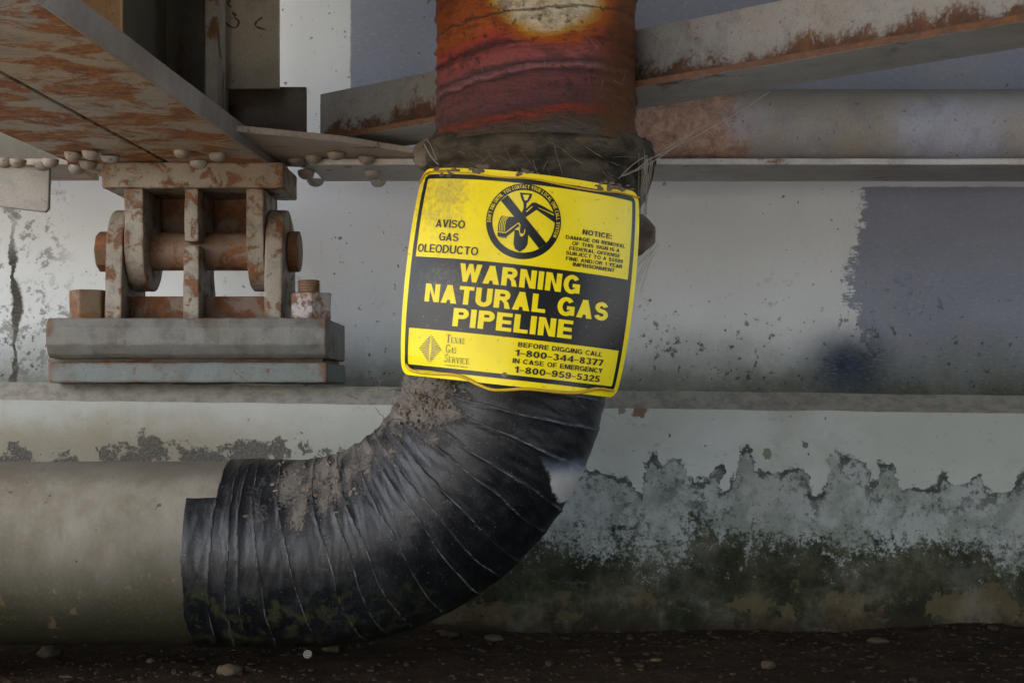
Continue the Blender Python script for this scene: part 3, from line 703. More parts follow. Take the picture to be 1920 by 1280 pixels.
def tape_r(u, th):
    d, e, c = ridge_at(u, th)
    base = .1525 + .0125 * max(0, min(1, u / ARC))
    L = d + e
    amp = .35 + .9 * abs(math.sin(c * 12.9)) 
    lift = (.0026 * math.exp(-e / 7.0) + .0008 * math.exp(-d / 4)) * amp * (.55 + .9 * abs(mn.noise(Vector((c * .05, th * 1.7, 3)))))
    q2 = mn.noise(Vector((u * .05 + th * 2.2, th * 1.1, 33))); lift += .0003 * math.exp(-(q2 * 12) ** 2)
    wr = .0014 * mn.noise(Vector((u * .03, th * 2.3, 0))) + .0007 * mn.noise(Vector((u * .09, th * 4, 4)))
    lump = 0
    s_ = math.cos(th)
    if s_ > .1: lump = .006 * max(0, mn.noise(Vector((u * .02, th * 3.5, 12)))) * min(1, max(0, (u - 60) / 120)) * s_
    cut = 0
    if u < -142 and math.cos(th) > .66: cut = -.012
    if u < -196 + 3 * mn.noise(Vector((0, th * 3, 0))): cut = -.012
    return base + lift + wr + lump + cut
def a_ridge(u, th, p):
    d, e, c = ridge_at(u, th); return max(math.exp(-abs(e) / 2.6), .6 * math.exp(-d / 2.0))
def a_dust(u, th, p):
    s_ = math.cos(th); f = max(0, s_)
    v = .0 + .33 * f ** 1.4 + .42 * mn.noise(Vector((u * .035, th * 3.2, 21)))
    q = Vector((p.x / K + 960, 740 - (p.z - H) / K))
    for cx_, cy_, r, k_ in ((800, 735, 85, .75), (690, 850, 80, .36), (610, 905, 85, .55), (560, 960, 55, .35), (850, 780, 70, .3), (560, 1010, 40, .1)):
        v += k_ * math.exp(-((q.x - cx_) ** 2 + (q.y - cy_) ** 2) / (r * r)) * (1 if math.sin(th) > -.5 else .4)
    return v - .1
sweep("tape_wrap", -204, ARC + 330, 1.7, 230, tape_r, M_tape, {"ridge": a_ridge, "dust": a_dust})

# caked dirt clods in the crook of the elbow
def clods():
    bm = bmesh.new(); rnd = random.Random(3)
    for i in range(420):
        if rnd.random() < .7: px, py = rnd.gauss(800, 36), rnd.gauss(745, 26)
        else: px, py = rnd.gauss(612, 42), rnd.gauss(905, 26)
        if py < 712 and px > 960: continue
        # drop it on the tape surface: find where the view-side of the tube is
        best = None
        for uu in range(-100, int(ARC) + 120, 12):
            c, t = path(uu); n = Vector((t.y, -t.x)); dv = Vector((px, py)) - c
            if abs(dv.dot(t)) < 7: best = (uu, dv.dot(n))
        if not best: continue
        uu, h = best; r = tape_r(uu, 1.2) / K
        if abs(h) > r * .985: continue
        yy = math.sqrt(r * r - h * h) * K; p = pw(px, py); p.y -= yy
        s_ = rnd.uniform(.0008, .0034)
        m4 = Matrix.Translation(p) @ Matrix.Rotation(rnd.uniform(0, 6), 4, Vector((rnd.random(), rnd.random(), rnd.random())).normalized()) @ Matrix.Diagonal((s_ * rnd.uniform(1, 2.2), s_, s_ * .6, 1))
        g = bmesh.ops.create_icosphere(bm, subdivisions=2, radius=1, matrix=m4)
        for v in g['verts']: v.co += mn.noise_vector(v.co * 300) * .0016
    # dry fibres
    for i in range(70):
        px, py = rnd.gauss(800, 40), rnd.gauss(745, 30); c = pw(px, py); c.y = 2.34 - .13 - rnd.uniform(0, .02)
        a = rnd.uniform(0, 6.28); L = rnd.uniform(.01, .035); pts = []
        for k in range(5):
            c = c + Vector((math.cos(a), -.002, math.sin(a))) * L / 5; a += rnd.uniform(-.6, .6); pts.append(c.copy())
        tube(bm, pts, .0006, 4)
    o = from_bm("caked_dirt", bm, pipe, M_dirt, True); tag(o, kind="stuff")
clods()

# riser: coated pipe, vertical
def riser():
    me = bpy.data.meshes.new("red_riser"); verts, faces, nth = [], [], 180
    ys = [285 - 2.0 * i for i in range(330)]
    for py in ys:
        for j in range(nth):
            th = 2 * math.pi * j / nth
            x = math.cos(th); s_ = -math.sin(th)
            r = .1622 + .0016 * mn.noise(Vector((py * .012, x * 1.2, 3)))
            t = py + 18 * x + 6 * mn.noise(Vector((x * 2, s_ * 2, 1)))
            r += .0022 * (1 - min(1, abs(mn.noise(Vector((x * 3.2, s_ * 3.2, py * .035 + x * .5))) * 6))) + .0008 * mn.noise(Vector((x * 9, s_ * 9, py * .12)))
            for y0, hgt, wd in ((84, .0036, 7), (137, .0046, 6), (160, .0022, 9), (22, .0034, 6), (212, .0040, 7), (-60, .003, 9), (112, .0024, 10)):
                d = (t - y0) / wd
                r += hgt * math.exp(-d * d) if d < 0 else hgt * math.exp(-d * d * 5)
            if py > 225: r += .010 * ((py - 225) / 50) ** 2.2
            p = pw(1005, py) + Vector((math.cos(th) * r, -math.sin(th) * r, 0))
            verts.append(tuple(p))
    for i in range(len(ys) - 1):
        for j in range(nth):
            k = (j + 1) % nth; faces.append((i * nth + j, (i + 1) * nth + j, (i + 1) * nth + k, i * nth + k))
    me.from_pydata(verts, [], faces)
    link("red_riser", me, pipe, M_riser, True)
riser()
# dirty flange collar with draped cobweb
def lathe_noise(name, prof, axis_px, mat, amp, sc_, nth=140, flat=None):
    verts, faces = [], []
    for py, r in prof:
        c = pw(axis_px(py), py)
        for j in range(nth):
            th = 2 * math.pi * j / nth
            rr = r + amp * mn.noise(Vector((math.cos(th) * sc_, math.sin(th) * sc_, py * .03))) + amp * .5 * mn.noise(Vector((math.cos(th) * sc_ * 3, math.sin(th) * sc_ * 3, py * .08)))
            if flat: rr += flat(th, py)
            verts.append(tuple(c + Vector((math.cos(th) * rr, -math.sin(th) * rr, 0))))
    for i in range(len(prof) - 1):
        for j in range(nth):
            k = (j + 1) % nth; faces.append((i * nth + j, i * nth + k, (i + 1) * nth + k, (i + 1) * nth + j))
    me = bpy.data.meshes.new(name); me.from_pydata(verts, [], faces)
    bm = bmesh.new(); bm.from_mesh(me); bmesh.ops.recalc_face_normals(bm, faces=bm.faces); bm.to_mesh(me); bm.free()
    return link(name, me, pipe, mat, True)
def interp(pts, n):
    out = []
    for (a, b), (c, d) in zip(pts, pts[1:]):
        for i in range(n): out.append((a + (c - a) * i / n, b + (d - b) * i / n))
    out.append(pts[-1]); return out
def nearflat(th, py):      # the near side is squeezed flat so the sign sits in front of it
    return -.030 * max(0, math.sin(th)) ** 1.5
lathe_noise("collar", interp([(252, .1655), (262, .172), (268, .182), (276, .190), (290, .193), (304, .190), (314, .184), (324, .172), (345, .170), (400, .166), (450, .16)], 5), lambda y: 1003 - max(0, y - 290) * .11, M_collar, .006, 3.6, flat=nearflat)
def lumpf(c, s_, name, mat, seed, amp=.25):
    bm = bmesh.new(); bmesh.ops.create_icosphere(bm, subdivisions=4, radius=1)
    for v in bm.verts:
        n = mn.noise(v.co * 1.4 + Vector((seed, 0, 0))) + .5 * mn.noise(v.co * 3.5 + Vector((seed, 4, 0)))
        v.co *= 1 + amp * n
        v.co = Vector((v.co.x * s_[0], v.co.y * s_[1], v.co.z * s_[2])) + c
    return from_bm(name, bm, pipe, mat, True)
lumpf(pw(806, 294) + Vector((0, -.02, 0)), (.028, .03, .026), "flange_bolt", M_dirt, 1)
lumpf(pw(1196, 300) + Vector((0, -.02, 0)), (.027, .03, .03), "flange_bolt", M_collar, 5)
def drape(bm):
    pts = [(1176, 286), (1206, 284), (1230, 296), (1226, 325), (1214, 360), (1204, 392), (1196, 404), (1186, 380), (1178, 330)]
    prism(bm, [pw(*p) + Vector((0, -.01, 0)) for p in pts], (0, .012, 0))
solid("cobweb_drape", drape, pipe, M_collar, bev=.002, cell=.01, amp=.004)
solid("flange_nut", lambda bm: prism(bm, [pw(1150, 400), pw(1206, 402), pw(1230, 424), pw(1230, 455), pw(1204, 474), pw(1150, 480)], (0, .06, 0)), pipe, M_dirt, bev=.006, cell=.012, amp=.003)

# ------------------------------------------------------------------ warning sign, bent round the pipe
AL = R_(6.3); SH, SV = .1900, .1590
def SRt(t): return .2135 + .068 * max(0, 1 - (t / SV) ** 2)      # pulled in tighter at its tied top and bottom
rv = Vector((math.cos(AL), 0, -math.sin(AL))); uv_ = Vector((math.sin(AL), 0, math.cos(AL)))
SCEN = Vector((15 / F * 2.19, 2.117, H + (740 - 531) / F * 2.19))
def warp(s_, t):
    w = .0016 * mn.noise(Vector((s_ * 9, t * 9, 0)))
    if t < -SV + .03: w += -.004 * ((-SV + .03 - t) / .03) * math.sin((s_ + .05) * 16)
    if t > SV - .03: w += .003 * ((t - SV + .03) / .03) * math.sin(s_ * 14 + 1)
    return w
def bend(s_, t, lay):
    SR = SRt(t); a = s_ / SR; nrm = rv * math.sin(a) + Vector((0, -math.cos(a), 0))
    return SCEN + rv * (SR * math.sin(a)) + uv_ * t + Vector((0, SR * (1 - math.cos(a)) + warp(s_, t), 0)) + nrm * lay
def inv(px, py):
    D = 2.13
    for _ in range(12):
        p = P(px, py, D); rel = p - SCEN; SR = SRt(rel.dot(uv_)); sr = max(-.99, min(.99, rel.dot(rv) / SR)); a = math.asin(sr)
        D = 2.117 + SR * (1 - math.cos(a))
    return Vector((SR * a, rel.dot(uv_)))
sign = thing("warning_sign", SCEN + Vector((0, .01, -.16)), "yellow and black metal gas pipeline warning sign strapped round the pipe", "sign")
def curve_up(bm, lay, back=None):
    if back is None:
        s0 = min(v.co.x for v in bm.verts); s1 = max(v.co.x for v in bm.verts); x = math.floor(s0 / .006) * .006
        t0 = min(v.co.y for v in bm.verts); t1 = max(v.co.y for v in bm.verts)
        while x < s1:
            if x > s0: bmesh.ops.bisect_plane(bm, geom=bm.verts[:] + bm.edges[:] + bm.faces[:], plane_co=(x, 0, 0), plane_no=(1, 0, 0), dist=1e-6)
            x += .006
        y = math.floor(t0 / .008) * .008
        while y < t1:
            if y > t0: bmesh.ops.bisect_plane(bm, geom=bm.verts[:] + bm.edges[:] + bm.faces[:], plane_co=(0, y, 0), plane_no=(0, 1, 0), dist=1e-6)
            y += .008
    for v in bm.verts: v.co = bend(v.co.x, v.co.y, lay + v.co.z)
def flat_poly(bm, pts):
    f = bm.faces.new([bm.verts.new((p[0], p[1], 0)) for p in pts]); return f
def rrect(x0, x1, y0, y1, r, n=8):
    o = []
    for cx_, cy_, a0 in ((x1 - r, y1 - r, 0), (x0 + r, y1 - r, 90), (x0 + r, y0 + r, 180), (x1 - r, y0 + r, 270)):
        for i in range(n + 1): o.append((cx_ + r * math.cos(R_(a0 + 90 * i / n)), cy_ + r * math.sin(R_(a0 + 90 * i / n))))
    return o
def sgn(name, build, mat, lay, thick=0, par=None):
    bm = bmesh.new(); build(bm)
    bmesh.ops.triangulate(bm, faces=[f for f in bm.faces if len(f.verts) > 4])
    curve_up(bm, lay)
    bmesh.ops.recalc_face_normals(bm, faces=bm.faces)
    if thick:
        f0 = bm.faces[:]; bm.faces.ensure_lookup_table()
        if sum(f.normal.y * f.calc_area() for f in bm.faces) > 0: bmesh.ops.reverse_faces(bm, faces=bm.faces[:])
        bmesh.ops.solidify(bm, geom=bm.faces[:], thickness=thick)
        bmesh.ops.recalc_face_normals(bm, faces=bm.faces)
    else:
        if sum(f.normal.y * f.calc_area() for f in bm.faces) > 0: bmesh.ops.reverse_faces(bm, faces=bm.faces[:])
    me = bpy.data.meshes.new(name); bm.to_mesh(me); bm.free()
    return link(name, me, par or sign, mat, False)
panel = sgn("panel", lambda bm: flat_poly(bm, rrect(-SH, SH, -SV, SV, .016)), M_yel, 0, .0012)
bA, bB = .0095, .0165
def ringp(bm):
    o = rrect(-SH + bA, SH - bA, -SV + bA, SV - bA, .009); i = rrect(-SH + bB, SH - bB, -SV + bB, SV - bB, .003)
    vo = [bm.verts.new((*p, 0)) for p in o]; vi = [bm.verts.new((*p, 0)) for p in i]; n = len(o)
    for k in range(n): bm.faces.new((vo[k], vo[(k + 1) % n], vi[(k + 1) % n], vi[k]))
sgn("border", ringp, M_blk, .0004)
ta = inv(975, 500)[1]; tb = inv(960, 634)[1]
TA = (inv(775, 481)[1] + inv(1177, 524)[1]) / 2; TB = (inv(766, 614)[1] + inv(1157, 657)[1]) / 2
band = sgn("black_band", lambda bm: flat_poly(bm, [(-SH + bB - .001, TB), (SH - bB + .001, TB), (SH - bB + .001, TA), (-SH + bB - .001, TA)]), M_blk, .0006)

def arcp(cx_, cy_, rx, ry, a0, a1, n=9): return [(cx_ + rx * math.cos(R_(a0 + (a1 - a0) * i / n)), cy_ + ry * math.sin(R_(a0 + (a1 - a0) * i / n))) for i in range(n + 1)]
# bold grotesque capitals drawn as ribbons and polygons (cap height 1)
def ribbon(pts, w, closed=False):
    n = len(pts); P2 = [Vector(p) for p in pts]; L, Rr = [], []
    for i in range(n):
        if closed: d0 = P2[i] - P2[i - 1]; d1 = P2[(i + 1) % n] - P2[i]
        else: d0 = P2[i] - P2[max(i - 1, 0)]; d1 = P2[min(i + 1, n - 1)] - P2[i]
        if d0.length < 1e-9: d0 = d1
        if d1.length < 1e-9: d1 = d0
        d0 = d0.normalized(); d1 = d1.normalized(); nn = Vector((-d0.y - d1.y, d0.x + d1.x))
        nn = nn.normalized() if nn.length > 1e-6 else Vector((-d0.y, d0.x))
        k = 1 / max(.45, nn.dot(Vector((-d0.y, d0.x))))
        L.append(P2[i] + nn * w / 2 * k); Rr.append(P2[i] - nn * w / 2 * k)
    q = []
    for i in range(n if closed else n - 1):
        j = (i + 1) % n; q.append([L[i], L[j], Rr[j], Rr[i]])
    return q
def glyph(ch, b):
    """returns (width, list of strokes; each stroke is a list of quads)"""
    h = b / 2; v = b * .86; g = v / 2; S = []
    def pg(*p): S.append([[Vector(q) for q in p]])
    def bar(x0, x1, y0, y1): pg((x0, y0), (x1, y0), (x1, y1), (x0, y1))
    def rb(p, w=None, c=False): S.append(ribbon(p, w or (b + v) / 2, c))
    if ch in 'AV':
        t = [((0, 0), (b * 1.1, 0), (.36 + h * 1.15, 1), (.36 - h * .95, 1)), ((.72, 0), (.72 - b * 1.1, 0), (.36 - h * 1.15, 1), (.36 + h * .95, 1))]
        for p in t: pg(*[(x, y if ch == 'A' else 1 - y) for x, y in p])
        if ch == 'A': bar(.17, .55, .19, .19 + v)
        return .72, S
    if ch == 'B': W = .68; bar(0, b, 0, 1); rb([(b, 1 - g)] + [(.40 + a, .755 + c) for a, c in arc0(.24 - h + .0, .245 - g, 90, -90)] + [(b, .51)], v); rb([(b, .51)] + [(.41 + a, .2675 + c) for a, c in arc0(.27 - h, .2675 - g + .0, 90, -90)] + [(b, g)], v); return W, S
    if ch in 'CG':
        rb(arcp(.38, .5, .38 - h, .51 - g, 38, 322, 26) if ch == 'C' else arcp(.38, .5, .38 - h, .51 - g, 38, 318, 26))
        if ch == 'G': bar(.76 - b * .95, .76, .04, .54); bar(.42, .76 - b * .95, .54 - v, .54)
        return (.74 if ch == 'C' else .77), S
    if ch == 'D': bar(0, b, 0, 1); rb([(b, 1 - g), (.3, 1 - g)] + [(.3 + a, .5 + c) for a, c in arc0(.42 - h, .5 - g, 90, -90)] + [(b, g)], b * .95); return .72, S
    if ch == 'E': bar(0, b, 0, 1); bar(b, .62, 0, v); bar(b, .59, .5 - g, .5 + g); bar(b, .62, 1 - v, 1); return .62, S
    if ch == 'F': bar(0, b, 0, 1); bar(b, .54, .46 - g, .46 + g); bar(b, .58, 1 - v, 1); return .58, S
    if ch == 'H': bar(0, b, 0, 1); bar(.7 - b, .7, 0, 1); bar(b, .7 - b, .5 - g, .5 + g); return .7, S
    if ch == 'I': bar(0, b, 0, 1); return b, S
    if ch == 'J': rb([(.54 - h, 1), (.54 - h, .3)] + [(.27 + a, .3 + c) for a, c in arc0(.27 - h, .31 - g, 0, -175)]); return .54, S
    if ch == 'L': bar(0, b, 0, 1); bar(b, .57, 0, v); return .57, S
    if ch == 'M':
        bar(0, b, 0, 1); bar(.86 - b, .86, 0, 1); pg((b, 1), (b * 1.35, 1), (.43 + h * .8, 0), (.43 - h * .8, 0), (b, .62)); pg((.86 - b, 1), (.86 - b * 1.35, 1), (.43 - h * .8, 0), (.43 + h * .8, 0), (.86 - b, .62)); return .86, S
    if ch == 'N': bar(0, b, 0, 1); bar(.71 - b, .71, 0, 1); pg((b, 1), (b * 1.1, 1), (.71 - b, .36), (.71 - b, 0), (.71 - b * 1.1, 0), (b, .64)); return .71, S
    if ch == 'O': rb(arcp(.39, .5, .39 - h, .51 - g, 0, 352, 32), None, True); return .78, S
    if ch in 'PR':
        bar(0, b, 0, 1); rb([(b, 1 - g)] + [(.40 + a, .715 + c) for a, c in arc0(.27 - h, .285 - g, 90, -90)] + [(b, .43 + g)], v * 1.05)
        if ch == 'R': pg((.30, .43), (.50, .45), (.60, .33), (.69, 0), (.46, 0), (.42, .28), (.33, .40)); return .69, S
        return .66, S
    if ch in 'S$':
        m_ = .51; rt = (1 - g - m_) / 2; rb_ = (m_ - g) / 2
        rb(arcp(.33, m_ + rt, .31 - h, rt, 12, 250, 16) + arcp(.34, m_ - rb_, .34 - h, rb_, 70, -168, 18))
        if ch == '$': bar(.29, .38, -.12, 1.12)
        return .67, S
    if ch == 'T': bar(0, .64, 1 - v, 1); bar(.32 - h, .32 + h, 0, 1 - v); return .64, S
    if ch == 'U': rb([(h, 1), (h, .34)] + [(.35 + a, .34 + c) for a, c in arc0(.35 - h, .35 - g, 180, 360)] + [(.7 - h, .34), (.7 - h, 1)], b); return .7, S
    if ch == 'W':
        for p in ([(0, 1), (b, 1), (.385, 0), (.19, 0)], [(.19, 0), (.385, 0), (.59, 1), (.41, 1)], [(.41, 1), (.59, 1), (.81, 0), (.615, 0)], [(.615, 0), (.81, 0), (1, 1), (1 - b, 1)]): pg(*p)
        return 1.0, S
    if ch == 'Y': pg((0, 1), (b * 1.15, 1), (.35 + h, .38), (.35 - h, .38)); pg((.7, 1), (.7 - b * 1.15, 1), (.35 - h, .38), (.35 + h, .38)); bar(.35 - h, .35 + h, 0, .38); return .7, S
    if ch == 'K': bar(0, b, 0, 1); pg((b, .35), (.45, 1), (.69, 1), (b, .6)); pg((.25, .6), (.45, .6), (.72, 0), (.48, 0)); return .72, S
    if ch == '0': rb(arcp(.29, .5, .29 - h, .51 - g, 0, 352, 28), None, True); return .58, S
    if ch == '1': bar(.2, .2 + b, 0, 1); pg((0, .66), (.2, .70), (.2, .97), (.13, .84), (0, .80)); return .2 + b, S
    if ch == '2': rb(arcp(.29, .71, .29 - h, .30 - g, 170, -35, 14) + [(.15, .2)]); bar(0, .58, 0, v); return .58, S
    if ch == '3': rb(arcp(.28, .755, .26 - h, .265 - g, 165, -85, 12)); rb(arcp(.28, .27, .29 - h, .28 - g, 85, -165, 12)); return .58, S
    if ch == '4': bar(.36, .36 + b, 0, 1); bar(0, .62, .22, .22 + v); pg((0, .34), (.36, .95), (.36, .70), (.12, .34)); return .62, S
    if ch == '5': bar(.08, .54, 1 - v, 1); pg((.08, 1 - v), (.08 + b * .9, 1 - v), (.2, .5), (.03, .46)); rb(arcp(.28, .32, .30 - h, .33 - g, 130, -165, 14)); return .58, S
    if ch == '7': bar(0, .57, 1 - v, 1); pg((.35, 1 - v), (.57, 1 - v), (.33, 0), (.11, 0)); return .57, S
    if ch == '8': rb(arcp(.29, .76, .26 - h, .255 - g, 0, 345, 22), None, True); rb(arcp(.29, .27, .29 - h, .28 - g, 0, 345, 22), None, True); return .58, S
    if ch == '9': rb(arcp(.29, .68, .29 - h, .33 - g, 0, 345, 22), None, True); rb([(.58 - h, .66)] + arcp(.25, .42, .33 - h, .43 - g, 0, -155, 12)); return .58, S
    if ch == ':': bar(0, b, .02, .02 + b); bar(0, b, .52, .52 + b); return b, S
    if ch == '/': pg((0, -.02), (.09, -.02), (.36, 1.02), (.27, 1.02)); return .36, S
    if ch == '-': bar(0, .42, .36, .36 + v * .8); return .42, S
    if ch == "'": bar(0, b * .7, .66, 1); return b * .7, S
    return .26, S
def arc0(rx, ry, a0, a1, n=12): return [(rx * math.cos(R_(a0 + (a1 - a0) * i / n)), ry * math.sin(R_(a0 + (a1 - a0) * i / n))) for i in range(n + 1)]
def letters(bm, body, q0, q1, cap, b=.2, gap=.085):
    gs = [(ch, *glyph(ch, b)) for ch in body]; tot = 0; xs = []
    for i, (ch, W, S) in enumerate(gs):
        if i: tot += gap
        xs.append(tot); tot += W + (.06 if ch == ' ' else 0)
    d = q1 - q0; L = d.length; d = d / L; nn = Vector((-d.y, d.x)); k = L / tot; li = 0
    for (ch, W, S), x in zip(gs, xs):
        for stroke in S:
            li += 1
            for q in stroke:
                vv = []
                for p in q:
                    r = q0 + d * ((x + p[0]) * k) + nn * (p[1] * cap); vv.append(bm.verts.new((r.x, r.y, (li % 6) * 1.6e-5)))
                try: bm.faces.new(vv)
                except ValueError: pass
def z4(x, y): return (740 + x / 3.84, 300 + y / 3.84)
def z5(x, y): return (740 + x / 3.84, 520 + y / 3.84)
def zz(x, y): return (770 + x / 9.6, 600 + y / 9.6)
def line(body, a, b, cap_px, mat, lay, off=.2, name="lettering", par=None):
    q0, q1 = inv(*a), inv(*b); cap = cap_px / F * 2.14
    # all lines of the print run level on the sheet
    m_ = (q0.y + q1.y) / 2; q0 = Vector((q0.x, m_)); q1 = Vector((q1.x, m_))
    return sgn(name, lambda bm: letters(bm, body, q0, q1, cap, off), mat, lay, par=par)
L1 = .0009
line("AVISO", z4(295, 485), z4(505, 492), 15, M_blk, L1, .17)
line("GAS", z4(318, 580), z4(458, 585), 15, M_blk, L1, .17)
line("OLEODUCTO", z4(165, 664), z4(600, 685), 15.5, M_blk, L1, .17)
line("NOTICE:", z4(1350, 535), z4(1560, 570), 9.6, M_blk, L1, .21)
line("DAMAGE OR REMOVAL", z4(1230, 567), z4(1655, 635), 7.0, M_blk, L1, .19)
line("OF THIS SIGN IS A", z4(1275, 612), z4(1615, 665), 7.0, M_blk, L1, .19)
line("FEDERAL OFFENSE", z4(1255, 647), z4(1620, 705), 7.0, M_blk, L1, .19)
line("SUBJECT TO A $5000", z4(1230, 682), z4(1640, 743), 7.0, M_blk, L1, .19)
line("FINE AND/OR 1 YEAR", z4(1230, 720), z4(1635, 782), 7.0, M_blk, L1, .19)
line("IMPRISONMENT", z4(1280, 763), z4(1580, 808), 7.0, M_blk, L1, .19)
line("WARNING", (860, 528), (1086, 551.5), 34, M_yel2, L1, .235, par=band)
line("NATURAL GAS", (796, 567), (1138, 600), 34, M_yel2, L1, .235, par=band)
line("PIPELINE", (848, 612), (1071, 634.5), 34, M_yel2, L1, .235, par=band)
line("BEFORE DIGGING CALL", z5(887, 495), z5(1490, 575), 8.8, M_blk, L1, .19)
line("1-800-344-8377", z5(865, 560), z5(1495, 640), 11.8, M_blk, L1, .19)
line("IN CASE OF EMERGENCY", z5(848, 612), z5(1490, 692), 8.8, M_blk, L1, .19)
line("1-800-959-5325", z5(860, 682), z5(1470, 755), 11.8, M_blk, L1, .19)

# serif company name from strokes: each glyph in a 1 x 1 box, (points, weight)
def seg(bm, a, b, w0, w1=None):
    a, b = Vector(a), Vector(b); d = (b - a).normalized(); n = Vector((-d.y, d.x)); w1 = w0 if w1 is None else w1
    flat_poly(bm, [a + n * w0, b + n * w1, b - n * w1, a - n * w0])
TH, TN, SF = .10, .035, .13
def GL(ch):
    s = []
    def st(x, y0=0, y1=1, w=TH): s.append(((x, y0), (x, y1), w))
    def hz(y, x0, x1, w=TN): s.append(((x0, y), (x1, y), w))
    def pl(pts, w):
        for a, b in zip(pts, pts[1:]): s.append((a, b, w))
    if ch == 'T': st(.5); hz(.97, .0, 1); hz(.03, .28, .72); st(.03, .78, .97, TN); st(.97, .78, .97, TN)
    elif ch == 'E': st(.22); hz(.97, .05, .9); hz(.5, .22, .7); hz(.03, .05, .95); st(.9, .78, .97, TN); st(.93, .03, .24, TN)
    elif ch == 'X': s.append(((.12, 1), (.88, 0), TH)); s.append(((.85, 1), (.12, 0), TN)); hz(.03, 0, .3); hz(.03, .65, 1); hz(.97, 0, .3); hz(.97, .7, 1)
    elif ch == 'A': s.append(((.5, 1), (.86, 0), TH)); s.append(((.5, 1), (.12, 0), TN)); hz(.33, .25, .75); hz(.03, 0, .3); hz(.03, .68, 1)
    elif ch == 'V': s.append(((.14, 1), (.5, 0), TH)); s.append(((.86, 1), (.5, 0), TN)); hz(.97, 0, .32); hz(.97, .7, 1)
    elif ch == 'I': st(.5); hz(.97, .25, .75); hz(.03, .25, .75)
    elif ch == 'R': st(.2); hz(.03, .02, .4); pl([(.2, .97)] + arcp(.5, .74, .28, .23, 90, -90) + [(.2, .51)], .06); s.append(((.5, .5), (.92, .02), .08)); hz(.03, .82, 1)
    elif ch == 'S': pl(arcp(.5, .74, .3, .23, 20, 270), .055); pl(arcp(.5, .27, .33, .24, 90, -160), .06); st(.85, .7, .95, TN); st(.13, .05, .3, TN)
    elif ch in 'CG':
        pl(arcp(.55, .5, .43, .48, 50, 310, 14), .07); st(.9, .68, .95, TN)
        if ch == 'G': st(.84, .05, .42, TH * .8); hz(.42, .62, 1)
    return s
WD = {'T': .75, 'E': .7, 'X': .8, 'A': .8, 'V': .8, 'I': .38, 'R': .78, 'S': .6, 'C': .75, 'G': .85}
def serif(bm, word, q0, q1, cap, small):
    adv = [(WD[c] * (cap if i == 0 else small) * .9, cap if i == 0 else small) for i, c in enumerate(word)]
    tot = sum(a for a, _ in adv) * 1.08; d = q1 - q0; k = d.length / tot; x = 0
    for c, (a, h) in zip(word, adv):
        for p0, p1, w in GL(c):
            f = lambda p: Vector((q0.x + x + p[0] * a * k * .97, q0.y + p[1] * h + (q1.y - q0.y) * (x / d.length)))
            seg(bm, f(p0), f(p1), w * h * .62)
        x += a * k * 1.08
def company(bm):
    px = 1 / F * 2.15
    for word, a, b, cp in (("TEXAS", (635, 412), (972, 425), 15.5), ("GAS", (622, 588), (826, 600), 15.5), ("SERVICE", (604, 758), (1060, 795), 15.5)):
        q0, q1 = inv(*zz(*a)), inv(*zz(*b)); y = (q0.y + q1.y) / 2; q0.y = y; q1.y = y
        serif(bm, word, q0, q1, cp * px, 10.8 * px)
sgn("company_name", company, M_ink, L1)
line("A DIVISION OF ONEOK", zz(605, 828), zz(1030, 850), 2.4, M_ink, L1, .14, "company_name")
def logo(bm):
    c = inv(*zz(352, 518)); hw = abs(inv(*zz(555, 530)).x - inv(*zz(150, 510)).x) / 2; hh = 27.5 / F * 2.15
    n = 15
    for i in range(n):
        t0 = -1 + 2 * (i + .22) / n; t1 = -1 + 2 * (i + .72) / n; tm = (t0 + t1) / 2; wd = (1 - abs(tm)) * hw
        g = .09 * hw * (1.3 - abs(tm))
        if wd > g + .0006:
            flat_poly(bm, [(c.x - wd, c.y + t0 * hh), (c.x - g, c.y + t0 * hh), (c.x - g, c.y + t1 * hh), (c.x - wd, c.y + t1 * hh)])
            flat_poly(bm, [(c.x + g, c.y + t0 * hh), (c.x + wd, c.y + t0 * hh), (c.x + wd, c.y + t1 * hh), (c.x + g, c.y + t1 * hh)])
sgn("logo", logo, M_ink, L1)

# no-digging roundel
def zi(x, y): return inv(880 + x / 7.53, 330 + y / 7.53)
IC = zi(765, 640); U = 1 / 7.53 / F * 2.135
def ic(x, y): return (IC.x + (x - 765) * U, IC.y - (y - 640) * U)
def icr(x, y):      # icon drawing is turned a little with the sign: undo the tilt measured in the photo
    a = AL; dx, dy = (x - 765) * U, -(y - 640) * U
    return (IC.x + dx * math.cos(a) - dy * math.sin(a), IC.y + dx * math.sin(a) + dy * math.cos(a))
def circ(bm):
    n = 64
    o = [bm.verts.new((IC.x + 530 * U * math.cos(2 * math.pi * i / n), IC.y + 530 * U * math.sin(2 * math.pi * i / n), 0)) for i in range(n)]
    q = [bm.verts.new((IC.x + 438 * U * math.cos(2 * math.pi * i / n), IC.y + 438 * U * math.sin(2 * math.pi * i / n), 0)) for i in range(n)]
    for k in range(n): bm.faces.new((o[k], o[(k + 1) % n], q[(k + 1) % n], q[k]))
ring = sgn("roundel_ring", circ, M_blk, .0004)
def pol(pts): return lambda bm: flat_poly(bm, [icr(*p) for p in pts])
def many(*pp):
    def f(bm):
        for p in pp: flat_poly(bm, [icr(*q) for q in p])
    return f
SHOV = [(640, 755), (690, 745), (705, 790), (740, 850), (780, 790), (832, 820), (822, 960), (782, 1025), (710, 1070), (645, 1025), (624, 960)]
sgn("shovel_handle", many([(712, 235), (890, 255), (872, 310), (835, 368), (808, 388), (806, 440), (792, 520), (750, 520), (765, 440), (762, 382), (733, 320)]), M_blk, .0005)
sgn("shovel_blade", many(SHOV), M_blk, .00052)
